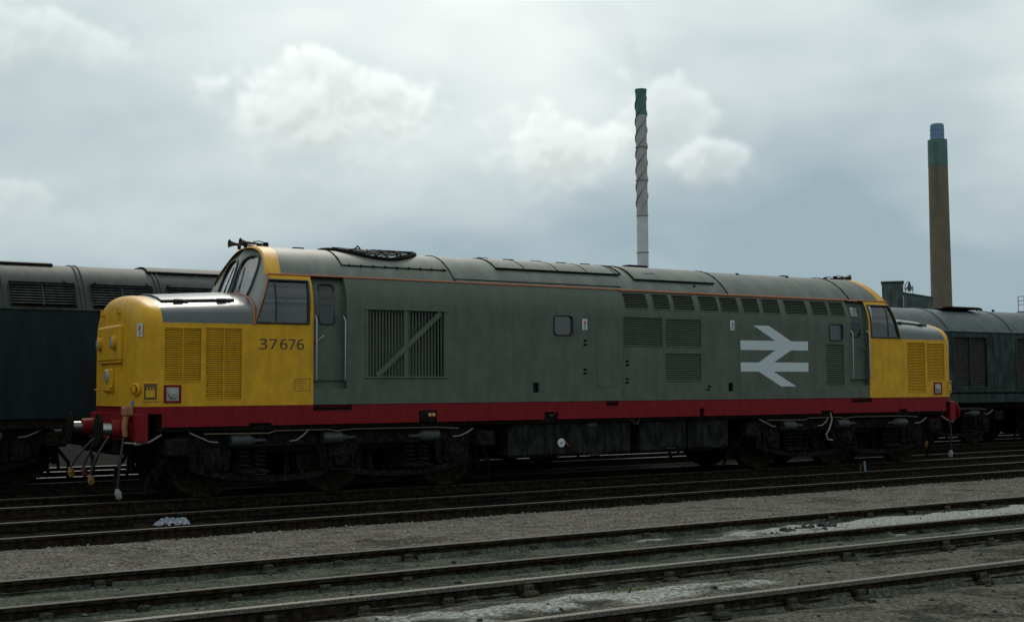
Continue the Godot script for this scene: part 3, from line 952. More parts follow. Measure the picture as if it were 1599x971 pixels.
	# --- small windows, hatch, slots, filler wells
	side_window(L, -1.79, 2.52, -1.40, 2.855, SIDE, 0.07)
	side_window(L, 4.86, 2.53, 5.24, 2.85, SIDE, 0.05)
	var seams := B.new()
	for q in [[-0.895, 1.62, -0.895, 2.82], [-0.42, 1.62, -0.42, 2.82], [-0.895, 2.82, -0.42, 2.82], [-0.895, 1.62, -0.42, 1.62]]:
		seams.cbox(Vector3((q[0] + q[2]) * 0.5, (q[1] + q[3]) * 0.5, SIDE + 0.001), Vector3(absf(q[2] - q[0]) + 0.012, absf(q[3] - q[1]) + 0.012, 0.008), 0.002)
	add("access_door_edge", seams, "grey", L)
	add("access_door", B.new().cbox(Vector3(-0.657, 2.22, SIDE), Vector3(0.452, 1.18, 0.005), 0.002), "grey", L)
	for x in [-0.31, 0.62, 2.43, -2.62, 1.58]:
		add("panel_seam", B.new().cbox(Vector3(x, 2.1, SIDE), Vector3(0.014, 1.42, 0.008), 0.003), "grey", L)
	add("bottom_moulding", B.new().cbox(Vector3(XC, 1.383, SIDE + 0.002), Vector3(11.1, 0.014, 0.012), 0.004), "grey", L)
	for q in [[-2.235, 1.535, -2.105, 1.70], [2.165, 1.53, 2.29, 1.69]]:
		var fw := add("filler_well", B.new().box(Vector3((q[0] + q[2]) * 0.5, (q[1] + q[3]) * 0.5, SIDE - 0.14), Vector3(q[2] - q[0] + 0.02, q[3] - q[1] + 0.02, 0.004)), "grey", L)
		add("filler_cap", B.new().lathe([Vector2(0.03, 0.0), Vector2(0.03, 0.03), Vector2(0.0, 0.035)], Vector3((q[0] + q[2]) * 0.5, q[1] + 0.06, SIDE - 0.13), Vector3(0, 0.3, 1).normalized(), 10), "cylinder_grey", fw)
	for q in [[-1.135, 2.395], [-1.141, 1.892], [-0.215, 2.042], [-0.219, 1.727], [1.68, 1.59]]:
		add("foothold", B.new().box(Vector3(q[0], q[1], SIDE - 0.16), Vector3(0.2, 0.16, 0.004)).box(Vector3(q[0], q[1] - 0.08, SIDE - 0.10), Vector3(0.2, 0.004, 0.12)), "grey", L)
	# --- white warning plates with the electric flash
	for q in [[-1.145, 2.715, SIDE, 0.0], [2.28, 2.772, SIDE, 0.0]]:
		warning_plate(L, Transform3D(Basis.IDENTITY, Vector3(q[0], q[1], q[2] + 0.004)))
	# --- the double arrow
	var arrow := PackedVector2Array([Vector2(2.823, 2.783), Vector2(3.219, 2.783), Vector2(3.80, 2.495), Vector2(4.257, 2.495), Vector2(4.257, 2.317), Vector2(3.80, 2.317), Vector2(3.335, 2.079), Vector2(4.257, 2.079), Vector2(4.257, 1.901), Vector2(3.328, 1.901), Vector2(3.92, 1.614), Vector2(3.519, 1.614), Vector2(2.937, 1.901), Vector2(2.48, 1.901), Vector2(2.48, 2.075), Vector2(2.942, 2.075), Vector2(3.384, 2.313), Vector2(2.48, 2.313), Vector2(2.48, 2.493), Vector2(3.386, 2.495)])
	tag(add("double_arrow_emblem", B.new().plate(arrow, SIDE + 0.001, SIDE + 0.003), "logo_white", L), "large white double arrow emblem")
	# --- number and data panel
	var font := SystemFont.new()
	font.font_names = PackedStringArray(["Droid Sans"])
	font.font_weight = 500
	for q in [["37", -7.125, -6.842], ["676", -6.790, -6.407]]:
		var tm := TextMesh.new()
		tm.text = q[0]
		tm.font = font
		tm.font_size = 64
		tm.pixel_size = 0.0033
		tm.depth = 0.003
		var num := add("number", tm, "mark_black", L)
		num.set_meta("label", "black number " + q[0])
		var bb: AABB = tm.get_aabb()
		num.scale = Vector3((q[2] - q[1]) / maxf(bb.size.x, 0.01), 0.157 / maxf(bb.size.y, 0.01), 1.0)
		num.position = Vector3((q[1] + q[2]) * 0.5 - bb.get_center().x * num.scale.x, 2.293 - bb.get_center().y * num.scale.y, SIDE + 0.003)
	var dp := B.new()
	for q in [[-6.43, 1.768, 0.262, 0.008], [-6.43, 1.592, 0.262, 0.008], [-6.555, 1.68, 0.008, 0.17], [-6.303, 1.68, 0.008, 0.17]]:
		dp.box(Vector3(q[0], q[1], SIDE + 0.002), Vector3(q[2], q[3], 0.002))
	for i in 4:
		dp.box(Vector3(-6.46 + 0.02 * (i % 2), 1.735 - i * 0.035, SIDE + 0.002), Vector3(0.15 - 0.02 * i, 0.007, 0.002))
	add("data_panel", dp, "mark_brown", L)
	# --- roof
	var pr := func(u: float, v: float) -> Vector3: return Vector3(u, roof_y(v), v)
	add("roof", B.new().surf(pr, steps(XC - 6.2, XC + 6.2, 0.8, steps(-5.58, -3.86, 0.06)), steps(-1.195, 1.195, 0.05), func(u: float, v: float) -> bool: return pow((u + 4.72) / 0.83, 2.0) + pow(v / 0.79, 2.0) > 1.0), "roof_grey", L)
	roof_details(L)
	# --- orange line along the roof edge, thicker over the louvres
	var st := B.new()
	for q in [[XC - 6.8, -0.30, 0.0], [5.45, XC + 6.8, 0.0]]:
		st.cbox(Vector3((q[0] + q[1]) * 0.5, 3.368, 1.203), Vector3(q[1] - q[0], 0.03, 0.02), 0.006, Basis(Vector3(1, 0, 0), -0.6))
	st.cbox(Vector3(2.575, 3.358, 1.215), Vector3(5.75, 0.04, 0.035), 0.01, Basis(Vector3(1, 0, 0), -0.6))
	add("roof_edge_stripe", st, "orange", L)
	add("roof_edge_stripe", B.new().cbox(Vector3(XC, 3.368, -1.203), Vector3(13.6, 0.03, 0.02), 0.006, Basis(Vector3(1, 0, 0), 0.6)), "orange", L)
	# --- red skirt with its cut-outs
	var rh := [[-6.25, 1.275, -5.60, 1.376], [-4.42, 1.06, -4.10, 1.262], [-2.0, 1.06, -1.72, 1.20], [-0.70, 1.29, -0.42, 1.376], [1.45, 1.06, 1.56, 1.22], [5.44, 1.275, 6.05, 1.376], [-7.28, 1.06, -6.92, 1.115], [4.58, 1.06, 4.92, 1.13], [6.85, 1.06, 7.1, 1.13]]
	var rs := func(u: float, v: float) -> Vector3: return Vector3(u, v, SIDE)
	var rf := func(u: float, v: float) -> Vector3: return Vector3(u, v, -SIDE)
	add("skirt", B.new().surf(rs, steps(XC - 8.45, XC + 8.45, 0.7, cuts(rh, 0, 2)), steps(1.075, 1.372, 0.2, cuts(rh, 1, 3)), rects_keep(rh), 0.07), "red", L)
	add("skirt", B.new().surf(rf, steps(XC - 8.45, XC + 8.45, 2.0), [1.075, 1.372]), "red", L)
	for q in [[-6.25, -5.60], [5.44, 6.05], [-0.70, -0.42]]:
		var sp := add("step_recess", B.new().box(Vector3((q[0] + q[1]) * 0.5, 1.325, SIDE - 0.085), Vector3(q[1] - q[0], 0.11, 0.004)), "red", L)
		add("step_tread", B.new().cbox(Vector3((q[0] + q[1]) * 0.5, 1.28, SIDE - 0.035), Vector3(q[1] - q[0], 0.012, 0.08), 0.003), "red", sp)
	var lb := add("lamp_box", B.new().cbox(Vector3(-4.26, 1.16, SIDE - 0.03), Vector3(0.28, 0.18, 0.08), 0.015), "running_gear", L)
	for x in [-4.235, -4.165]:
		add("sight_lamp", B.new().lathe([Vector2(0.03, 0.0), Vector2(0.03, 0.02), Vector2(0.0, 0.028)], Vector3(x, 1.19, SIDE + 0.008), Vector3(0, 0, 1), 12), "amber", lb)
	var vb := add("filler_valve", B.new().lathe([Vector2(0.035, 0.0), Vector2(0.035, 0.05), Vector2(0.015, 0.06), Vector2(0.0, 0.09)], Vector3(-1.85, 1.13, SIDE - 0.08), Vector3(0.3, 0.2, 1).normalized(), 10), "cylinder_grey", L)
	add("valve_lever", B.new().tube([Vector3(-1.84, 1.13, SIDE - 0.0), Vector3(-1.78, 1.19, SIDE + 0.01)], 0.008, 5), "cylinder_grey", vb)
	# --- underframe and the boxes hung between the bogies
	add("underframe", B.new().cbox(Vector3(XC, 1.17, 0), Vector3(17.0, 0.34, 2.56), 0.02), "running_gear", L)
	var uf := [["fuel_tank", -2.62, -0.02, 0.42, 1.05, 1.22], ["battery_box", 0.20, 1.28, 0.42, 1.05, 1.20], ["battery_box", 1.32, 2.30, 0.44, 1.05, 1.22]]
	for q in uf:
		var tk := add(q[0], B.new().cbox(Vector3((q[1] + q[2]) * 0.5, (q[3] + q[4]) * 0.5, 0), Vector3(q[2] - q[1], q[4] - q[3], q[5] * 2.0), 0.06), "tank_grey", L)
		if q[0] == "fuel_tank":
			for x in [-2.35, -1.9, -1.1, -0.62]:
				add("rib", B.new().cbox(Vector3(x, 0.735, q[5] + 0.006), Vector3(0.03, 0.6, 0.02), 0.004), "tank_grey", tk)
			add("gauge_bezel", B.new().lathe([Vector2(0.0, 0.0), Vector2(0.075, 0.0), Vector2(0.075, 0.02), Vector2(0.0, 0.022)], Vector3(-1.58, 0.665, q[5] + 0.0), Vector3(0, 0, 1), 20), "white", tk)
			add("gauge_needle", B.new().cbox(Vector3(-1.58, 0.665, q[5] + 0.026), Vector3(0.075, 0.016, 0.004), 0.001, Basis(Vector3(0, 0, 1), 0.5)), "mark_black", tk)
			add("drain_cock", B.new().tube([Vector3(-1.50, 0.68, q[5] + 0.02), Vector3(-1.44, 0.60, q[5] + 0.03)], 0.009, 5), "mark_red", tk)
			add("filler_plate", B.new().cbox(Vector3(-0.92, 0.96, q[5] + 0.01), Vector3(0.2, 0.07, 0.02), 0.02), "cylinder_grey", tk)
			add("access_cover", B.new().cbox(Vector3(-0.86, 0.66, q[5] + 0.008), Vector3(0.32, 0.44, 0.018), 0.006), "tank_grey", tk)
			add("handle", B.new().tube([Vector3(-0.98, 0.43, q[5] + 0.03), Vector3(-0.78, 0.43, q[5] + 0.03)], 0.01, 5), "cylinder_grey", tk)
		else:
			add("lid", B.new().cbox(Vector3((q[1] + q[2]) * 0.5 + 0.1, 0.76, q[5] + 0.008), Vector3((q[2] - q[1]) * 0.6, 0.46, 0.018), 0.006), "tank_grey", tk)
			add("handle", B.new().tube([Vector3((q[1] + q[2]) * 0.5, 0.5, q[5] + 0.03), Vector3((q[1] + q[2]) * 0.5 + 0.22, 0.5, q[5] + 0.03)], 0.01, 5), "cylinder_grey", tk)
	add("air_pipe", B.new().tube([Vector3(-0.12, 1.06, 1.27), Vector3(-0.02, 0.97, 1.29), Vector3(0.04, 0.96, 1.29), Vector3(0.1, 1.06, 1.27)], 0.016, 6), "cylinder_grey", L)
	add("hanging_hose", B.new().tube([Vector3(4.88, 1.10, 1.31), Vector3(4.9, 0.95, 1.33), Vector3(4.82, 0.78, 1.34), Vector3(4.73, 0.66, 1.33), Vector3(4.78, 0.56, 1.32), Vector3(4.92, 0.54, 1.31)], 0.016, 6), "cord", L)
	# --- bogies
	for x in [-5.73, 5.43]:
		var bg: Node3D = bogie.duplicate()
		bg.name = "bogie"
		L.add_child(bg, true)
		bg.position = Vector3(x, 0, 0)
	# --- both ends
	for e in [-1.0, 1.0]:
		locomotive_end(L, e)

func warning_plate(parent: Node3D, t: Transform3D) -> void:
	var b := B.new()
	b.xf = t
	var p := add("warning_plate", b.box(Vector3.ZERO, Vector3(0.105, 0.19, 0.004)), "white", parent)
	var f := B.new()
	f.xf = t
	f.plate(PackedVector2Array([Vector2(-0.005, 0.065), Vector2(0.03, 0.065), Vector2(0.01, 0.03), Vector2(0.03, 0.03), Vector2(-0.02, -0.03), Vector2(-0.005, 0.015), Vector2(-0.025, 0.015)]), 0.002, 0.004)
	add("flash", f, "mark_red", p)
	var k := B.new()
	k.xf = t
	k.box(Vector3(-0.005, -0.042, 0.003), Vector3(0.03, 0.025, 0.003)).box(Vector3(0.02, 0.0, 0.003), Vector3(0.022, 0.02, 0.003)).box(Vector3(0, -0.075, 0.003), Vector3(0.05, 0.006, 0.003))
	add("lettering", k, "mark_black", p)

func on_roof(x: float, z: float, lift := 0.0) -> Vector3:
	var t := Vector2(roof_y(z - 0.01) - roof_y(z + 0.01), 0.02).normalized()
	return Vector3(x, roof_y(z) + lift * t.y, z + lift * t.x * signf(z) * (1.0 if z >= 0 else -1.0))
func roof_arc(x: float, z0: float, z1: float, slant := 0.0) -> Array:
	var p := []
	for i in 13:
		var z := lerpf(z0, z1, i / 12.0)
		p.append(on_roof(x + slant * i / 12.0, z, 0.004))
	return p
func roof_details(L: Node3D) -> void:
	# hatch round the fan
	var h := add("fan_hatch_edge", B.new().tube(roof_arc(-5.62, 1.0, -1.0), 0.014, 5).tube([on_roof(-5.62, 1.0, 0.004), on_roof(-3.72, 1.0, 0.004)], 0.014, 5), "running_gear", L)
	for i in 9:
		add("bolt", B.new().lathe([Vector2(0.022, 0.0), Vector2(0.022, 0.02), Vector2(0.0, 0.025)], on_roof(-5.5 + i * 0.215, 1.0, 0.004), Vector3(0, 0.7, 0.7).normalized(), 6), "running_gear", h)
	add("roof_joint", B.new().tube(roof_arc(-3.66, 1.19, -1.19), 0.012, 5), "running_gear", L)
	add("roof_joint", B.new().tube([on_roof(-3.66, 1.15, 0.004), on_roof(-0.2, 1.15, 0.004)], 0.008, 5), "running_gear", L)
	# fan grille: a ring and wires lying on the curve of the roof
	var ring := []
	for i in 37:
		var t := TAU * i / 36.0
		ring.append(on_roof(-4.72 + cos(t) * 0.84, sin(t) * 0.80, 0.02))
	var fan := add("fan_grille", B.new().tube(ring, 0.03, 6), "running_gear", L)
	for k in 6:
		var t := TAU * k / 6.0
		add("fan_blade", B.new().cbox(Vector3(-4.72 + cos(t) * 0.42, 3.55, sin(t) * 0.42), Vector3(0.62, 0.012, 0.26), 0.004, Basis(Vector3.UP, -t) * Basis(Vector3(1, 0, 0), 0.5)), "running_gear", fan)
	for r in [0.2, 0.34, 0.48, 0.6, 0.7]:
		var w := []
		for i in 31:
			var t := TAU * i / 30.0
			w.append(on_roof(-4.72 + cos(t) * r, sin(t) * r * 0.95, 0.035))
		add("guard_wire", B.new().tube(w, 0.011, 5), "cylinder_grey", fan)
	for k in 8:
		var t := PI * k / 8.0
		var w := []
		for i in 11:
			var s := lerpf(-0.82, 0.82, i / 10.0)
			w.append(on_roof(-4.72 + cos(t) * s, sin(t) * s * 0.95, 0.05))
		add("guard_wire", B.new().tube(w, 0.011, 5), "running_gear", fan)
	add("lifting_eye", B.new().tube([Vector3(-4.95, 3.9, 0.1), Vector3(-4.96, 3.97, 0.1), Vector3(-4.92, 4.01, 0.1), Vector3(-4.88, 3.97, 0.1), Vector3(-4.88, 3.9, 0.1)], 0.014, 6), "running_gear", L)
	# ribbed engine hatches
	var eh := add("engine_hatch", B.new().surf(func(u: float, v: float) -> Vector3: return on_roof(u, v, 0.012), steps(-2.68, -0.07, 0.5), steps(-0.9, 0.9, 0.08)), "roof_grey", L)
	add("hatch_bar", B.new().tube([on_roof(-2.7, 0.9, 0.02), on_roof(-0.05, 0.9, 0.02)], 0.018, 6), "running_gear", eh)
	for x in [-2.68, -2.58, -2.08, -1.50, -1.38, -0.74, -0.10]:
		add("rib", B.new().tube(roof_arc(x, 0.9, -0.9), 0.016, 5), "roof_grey" if x in [-2.58, -1.5] else "running_gear", eh)
	for x in [-2.45, -1.9, -1.3, -0.75, -0.2]:
		add("lifting_lug", B.new().tube([Vector3(x - 0.16, 3.90, 0.05), Vector3(x - 0.1, 3.93, 0.05), Vector3(x + 0.1, 3.93, 0.05), Vector3(x + 0.16, 3.90, 0.05)], 0.012, 5), "running_gear", L)
	# exhaust hatch
	var xh := add("exhaust_hatch", B.new().surf(func(u: float, v: float) -> Vector3: return on_roof(u, v, 0.016), steps(0.25, 2.12, 0.5), steps(-1.0, 1.0, 0.08)), "roof_grey", L)
	add("hatch_bar", B.new().tube([on_roof(0.22, 1.0, 0.02), on_roof(2.14, 1.0, 0.02)], 0.018, 6), "running_gear", xh)
	for x in [0.22, 0.02]:
		add("rib", B.new().tube(roof_arc(x, 1.0 if x > 0.1 else 0.86, -0.9), 0.016, 5), "running_gear", xh)
	add("rib", B.new().tube(roof_arc(0.6, 0.8, 0.0), 0.012, 5).tube([on_roof(0.6, 0.8, 0.01), on_roof(0.85, 0.8, 0.01)], 0.012, 5), "running_gear", xh)
	var ep := add("exhaust_port", B.new().cbox(Vector3(0.85, 3.90, 0.22), Vector3(0.5, 0.07, 0.22), 0.02), "running_gear", L)
	add("port_opening", B.new().cbox(Vector3(0.85, 3.938, 0.22), Vector3(0.42, 0.006, 0.15), 0.002), "black", ep)
	add("bolt", B.new().lathe([Vector2(0.022, 0.0), Vector2(0.022, 0.02), Vector2(0.0, 0.025)], on_roof(1.6, 1.07, 0.004), Vector3(0, 0.7, 0.7).normalized(), 6), "running_gear", xh)
	for x in [2.33, 5.62]:
		add("roof_joint", B.new().tube(roof_arc(x, 1.19, -1.19), 0.014, 5), "running_gear", L)
	for q in [[3.2, 0.5], [4.55, 0.5]]:
		add("roof_plug", B.new().lathe([Vector2(0.035, 0.0), Vector2(0.035, 0.02), Vector2(0.0, 0.025)], on_roof(q[0], q[1], 0.0), Vector3(0, 0.9, 0.4).normalized(), 8), "running_gear", L)
	for q in [[-5.95, 0.0], [4.95, 0.0]]:
		add("vent_cowl", B.new().cbox(Vector3(q[0], 3.91, q[1]), Vector3(0.2, 0.05, 0.12), 0.015), "running_gear", L)

func locomotive_end(L: Node3D, e: float) -> void:
	# everything is drawn for an end that points along +X from the middle, then turned to its own end
	var T := Transform3D(Basis(Vector3(e, 0, 0), Vector3(0, 1, 0), Vector3(0, 0, 1)), Vector3(XC, 0, 0))
	var nb := func() -> B:
		var b := B.new()
		b.xf = T
		return b
	# --- entrance door in its recess, near side and far side
	for s in [1.0, -1.0]:
		var jam: B = nb.call()
		var z: float = SIDE * s
		for q in [5.56, 6.12]:
			jam.surf(func(u: float, v: float) -> Vector3: return Vector3(q, v, (side_z(v) - u) * s), [0.0, 0.14], steps(1.375, 3.37, 0.3, steps(2.8, 3.37, 0.06)))
		jam.surf(func(u: float, v: float) -> Vector3: return Vector3(v, 3.34, u * s), [1.06, 1.215], [5.56, 6.12])
		add("door_jamb", jam, "grey", L)
		var dw: B = nb.call()
		dw.surf(func(u: float, v: float) -> Vector3: return Vector3(u, v, (side_z(v) - 0.10) * s), steps(5.56, 6.12, 0.3, [5.72, 5.98]), steps(1.62, 3.36, 0.3, [2.62, 3.24] + steps(2.8, 3.36, 0.06)), func(u: float, v: float) -> bool: return not (u > 5.72 and u < 5.98 and v > 2.62 and v < 3.24), 0.02)
		var door := add("cab_door", dw, "grey", L)
		var sill: B = nb.call()
		sill.surf(func(u: float, v: float) -> Vector3: return Vector3(u, v, SIDE * s), [5.56, 6.12], [1.375, 1.62]).surf(func(u: float, v: float) -> Vector3: return Vector3(u, 1.62, v * s), [5.56, 6.12], [1.2, SIDE])
		add("door_sill", sill, "grey", L)
		var gl: B = nb.call()
		gl.surf(func(u: float, v: float) -> Vector3: return Vector3(u, v, (side_z(v) - 0.108) * s), [5.70, 6.0], steps(2.60, 3.26, 0.07))
		add("window", gl, "glass", door)
		var gk: B = nb.call()
		var rr := []
		for p in round_rect(5.72, 2.62, 5.98, 3.24, 0.05):
			rr.append(Vector3(p.x, p.y, (side_z(p.y) - 0.095) * s))
		add("gasket", gk.tube(loop3(rr), 0.014, 6), "rubber", door)
		var hd: B = nb.call()
		add("handle", hd.tube([Vector3(6.06, 2.34, (SIDE - 0.09) * s), Vector3(6.06, 2.34, (SIDE - 0.03) * s), Vector3(5.93, 2.44, (SIDE - 0.03) * s)], 0.012, 6), "steel", door)
		for d in [6.085, 5.605]:
			var hr: B = nb.call()
			add("handrail", hr.tube([Vector3(d, 1.72, (SIDE - 0.03) * s), Vector3(d, 1.76, (SIDE + 0.045) * s), Vector3(d, 2.68, (SIDE + 0.045) * s), Vector3(d, 2.74, (SIDE - 0.03) * s)], 0.013, 8), "steel", L)
	# --- yellow cab side with its window
	for s in [1.0, -1.0]:
		var cs: B = nb.call()
		var f := func(u: float, v: float) -> Vector3: return Vector3(lerpf(6.12, front_d(v), u), v, side_z(v) * s)
		var keep := func(u: float, v: float) -> bool: return not (u > 0.085 and u < 0.985 and v > 2.612 and v < 3.272)
		cs.surf(f, steps(0.0, 1.0, 0.1, [0.085, 0.985]), steps(1.375, 3.37, 0.3, [2.585, 2.612, 3.272] + steps(2.8, 3.37, 0.06)), keep, 0.03)
		var side := add("cab_side", cs, "yellow", L)
		var pane: B = nb.call()
		for back in [0.014, 0.022]:
			pane.surf(func(u: float, v: float) -> Vector3: return f.call(u, v) - Vector3(0, 0, back * s), steps(0.07, 0.99, 0.2), steps(2.60, 3.28, 0.06))
		add("side_window", pane, "glass", side)
		var gk: B = nb.call()
		var ring := []
		for q in [[0.085, 2.612], [0.085, 3.272], [0.985, 3.272], [0.985, 2.612]]:
			ring.append(q)
		for i in 4:
			var a: Array = ring[i]
			var c: Array = ring[(i + 1) % 4]
			var pts := []
			for k in 9:
				pts.append(f.call(lerpf(a[0], c[0], k / 8.0), lerpf(a[1], c[1], k / 8.0)) + Vector3(0, 0, 0.003 * s))
			gk.tube(pts, 0.02, 6)
		add("gasket", gk, "rubber", side)
		var dv: B = nb.call()
		var dp := []
		for k in 8:
			var y := lerpf(2.612, 3.272, k / 7.0)
			dp.append(Vector3(6.72, y, (side_z(y) - 0.015) * s))
		add("window_divider", dv.tube(dp, 0.013, 6), "rubber", side)
		# orange line down the slanting edge
		var ol: B = nb.call()
		var op := []
		for k in 14:
			var y := lerpf(2.575, 3.37, k / 13.0)
			op.append(Vector3(front_d(y) - 0.002, y, (side_z(y) + 0.002) * s))
		add("cab_edge_stripe", ol.tube(op, 0.017, 6), "orange", L)
	# --- yellow brow: the front strip of the roof
	var bw: B = nb.call()
	bw.surf(func(u: float, v: float) -> Vector3: return Vector3(lerpf(front_d(roof_y(v)) + bow(absf(v) / 1.195) - 0.21, screen(v / 1.195, roof_y(v)).x + 0.04, u), roof_y(v) + 0.004 - 0.035 * pow(maxf(u - 0.8, 0.0) / 0.2, 2.0), v), steps(0.0, 1.0, 0.1), steps(-1.195, 1.195, 0.07))
	add("brow", bw, "yellow", L)
	var cr: B = nb.call()
	cr.surf(func(u: float, v: float) -> Vector3: return Vector3(lerpf(6.18, front_d(roof_y(v)) + bow(absf(v) / 1.195) - 0.21, u), roof_y(v), v), [0.0, 0.5, 1.0], steps(-1.195, 1.195, 0.07))
	add("cab_roof", cr, "roof_grey", L)
	# --- front wall of the cab with two windscreens
	var inside := func(zn: float, y: float) -> bool:
		var a := absf(zn)
		if y < 2.93 or y > 3.73:
			return false
		var w := a * half_at(y)
		var u := (w - 0.41) / 0.35
		# lower outer corner cut away, upper one rounded with the brow
		var t := (y - 3.33) / 0.385
		if zn > 0.0 or zn < 0.0:
			return pow(absf(u), 3.2) + pow(absf(t), 3.2) < 1.0 and w < 0.80
		return false
	var wall: B = nb.call()
	wall.surf(func(u: float, v: float) -> Vector3: return screen(u, v), steps(-1.0, 1.0, 0.022), steps(2.585, 3.865, 0.022), func(u: float, v: float) -> bool: return not inside.call(u, v))
	add("cab_front", wall, "screen_grey", L)
	for s in [1.0, -1.0]:
		var pn: B = nb.call()
		for back in [0.004, 0.012]:
			pn.surf(func(u: float, v: float) -> Vector3: return screen(u, v) - Vector3(back, 0, 0), steps(0.0 if s > 0 else -1.0, 1.0 if s > 0 else 0.0, 0.03), steps(2.9, 3.76, 0.03), func(u: float, v: float) -> bool:
				var w := absf(u) * half_at(v)
				return pow(absf((w - 0.41) / 0.37), 3.2) + pow(absf((v - 3.33) / 0.405), 3.2) < 1.0)
		var ws := add("windscreen", pn, "glass", L)
		var rg: B = nb.call()
		var pts := []
		for k in 41:
			var t := TAU * k / 40.0
			var cx := 0.41 + 0.35 * signf(cos(t)) * pow(absf(cos(t)), 2.0 / 3.2)
			var y := 3.33 + 0.385 * signf(sin(t)) * pow(absf(sin(t)), 2.0 / 3.2)
			pts.append(screen(s * cx / half_at(y), y) + Vector3(0.006, 0, 0))
		add("gasket", rg.tube(pts, 0.02, 6), "rubber", ws)
		var wp: B = nb.call()
		wp.tube([screen(s * 0.10, 3.0) + Vector3(0.03, 0, 0), screen(s * 0.16, 3.36) + Vector3(0.04, 0, 0)], 0.008, 5)
		wp.tube([screen(s * 0.20, 3.16) + Vector3(0.03, 0, 0), screen(s * 0.16, 3.58) + Vector3(0.03, 0, 0)], 0.011, 5)
		wp.box(screen(s * 0.10, 2.99) + Vector3(0.02, 0, 0), Vector3(0.06, 0.08, 0.06))
		add("wiper", wp, "rubber", ws)
	# --- nose
	var last := nose_prof.size() - 1.0
	var ss := []
	for k in nose_prof.size():
		ss.append(float(k))
		if k < nose_prof.size() - 1 and k > 2 and k < nose_prof.size() - 4:
			ss.append(k + 0.5)
	var gA := [XC + 0.0, 0.0]
	# side panels with the two louvres (near side only has openings)
	var lv := [[7.89, 1.73, 8.417, 2.503], [7.27, 1.482, 7.805, 2.515]]
	var side: B = nb.call()
	side.surf(func(u: float, v: float) -> Vector3: return Vector3(u, v, SIDE - 0.005 * smoothstep(2.5, 2.585, v)), steps(7.07, 8.45, 0.4, cuts(lv, 0, 2)), steps(1.375, 2.585, 0.3, cuts(lv, 1, 3)), rects_keep(lv), 0.05)
	add("nose_side", side, "yellow", L)
	var sid2: B = nb.call()
	sid2.surf(func(u: float, v: float) -> Vector3: return Vector3(u, v, -SIDE + 0.005 * smoothstep(2.5, 2.585, v)), [7.07, 8.45], steps(1.375, 2.585, 0.3))
	add("nose_side", sid2, "yellow", L)
	for q in lv:
		var a: float = XC + e * q[0]
		var b: float = XC + e * q[2]
		louvre(L, "nose_louvre", minf(a, b), q[1], maxf(a, b), q[3], 0.0315, "yellow", 2 if e < 0 else 1)
	var top: B = nb.call()
	top.surf(nose, steps(6.98, 8.45, 0.25), ss.filter(func(k: float) -> bool: return k >= 4.0 and k <= last - 4.0))
	add("nose_top", top, "nose_grey", L)
	var fr: B = nb.call()
	fr.surf(nose, steps(8.45, 8.95, 0.05), ss)
	# flat front
	var cap := PackedVector2Array()
	for k in ss:
		var p := nose(8.95, k)
		cap.append(Vector2(p.z, p.y))
	var half := cap.size() / 2
	for i in half:
		var p0 := cap[i]
		var p1 := cap[i + 1]
		var q0 := cap[cap.size() - 1 - i]
		var q1 := cap[cap.size() - 2 - i]
		for c in 10:
			var q := []
			for k in [[p0, q0, c], [p1, q1, c], [p1, q1, c + 1], [p0, q0, c + 1]]:
				var e2: Vector2 = k[0].lerp(k[1], k[2] / 10.0)
				q.append(fr.put(Vector3(8.78 + 0.05 * maxf(1.0 - pow(e2.x / 0.98, 2.0), 0.0), e2.y, e2.x), Vector3(1.0, 0.0, 0.104 * e2.x).normalized()))
			fr.face(q[0], q[1], q[2]); fr.face(q[0], q[2], q[3])
	var nf := add("nose_front", fr, "yellow", L)
	# orange line where nose meets cab
	var on: B = nb.call()
	var op := []
	for i in 41:
		var s := lerpf(4.0, last - 4.0, i / 40.0)
		var p := nose(7.07, s)
		op.append(Vector3(front_d(p.y) + bow(absf(p.z) / half_at(p.y)) + 0.012, p.y + 0.004, p.z * 1.002))
	add("nose_edge_stripe", on.tube(op, 0.016, 6), "orange", L)
	# hinged doors on the nose top
	var dr: B = nb.call()
	dr.surf(func(u: float, v: float) -> Vector3: return nose(u, v) + Vector3(0, 0.022, 0.004), steps(7.25, 8.36, 0.3), steps(9.0, 16.9, 0.5))
	var nd := add("nose_door", dr, "nose_grey", L)
	var ed: B = nb.call()
	ed.tube([nose(7.25, 9.0) + Vector3(0, 0.012, 0.006), nose(8.36, 9.0) + Vector3(0, 0.012, 0.006)], 0.018, 6)
	var ar := []
	for i in 17:
		ar.append(nose(8.36, lerpf(9.0, 17.0, i / 16.0)) + Vector3(0, 0.016, 0))
	ed.tube(ar, 0.014, 5)
	add("door_edge", ed, "rubber", nd)
	for d in [8.12, 7.46]:
		var hg: B = nb.call()
		hg.cbox(nose(d, 8.8) + Vector3(0, 0.022, 0.012), Vector3(0.14, 0.04, 0.07), 0.01)
		hg.cbox(nose(d, 8.8) + Vector3(-0.1, 0.02, 0.012), Vector3(0.10, 0.02, 0.03), 0.004)
		add("hinge", hg, "rubber", nd)
	# --- front fittings
	var F := 8.80
	var pb: B = nb.call()
	var panel := add("headcode_panel", pb.cbox(Vector3(F + 0.03, 2.31, 0.0), Vector3(0.10, 0.54, 1.24), 0.035), "yellow", L)
	var ledge: B = nb.call()
	add("panel_ledge", ledge.cbox(Vector3(F + 0.035, 2.03, 0.0), Vector3(0.07, 0.03, 1.2), 0.012), "yellow", panel)
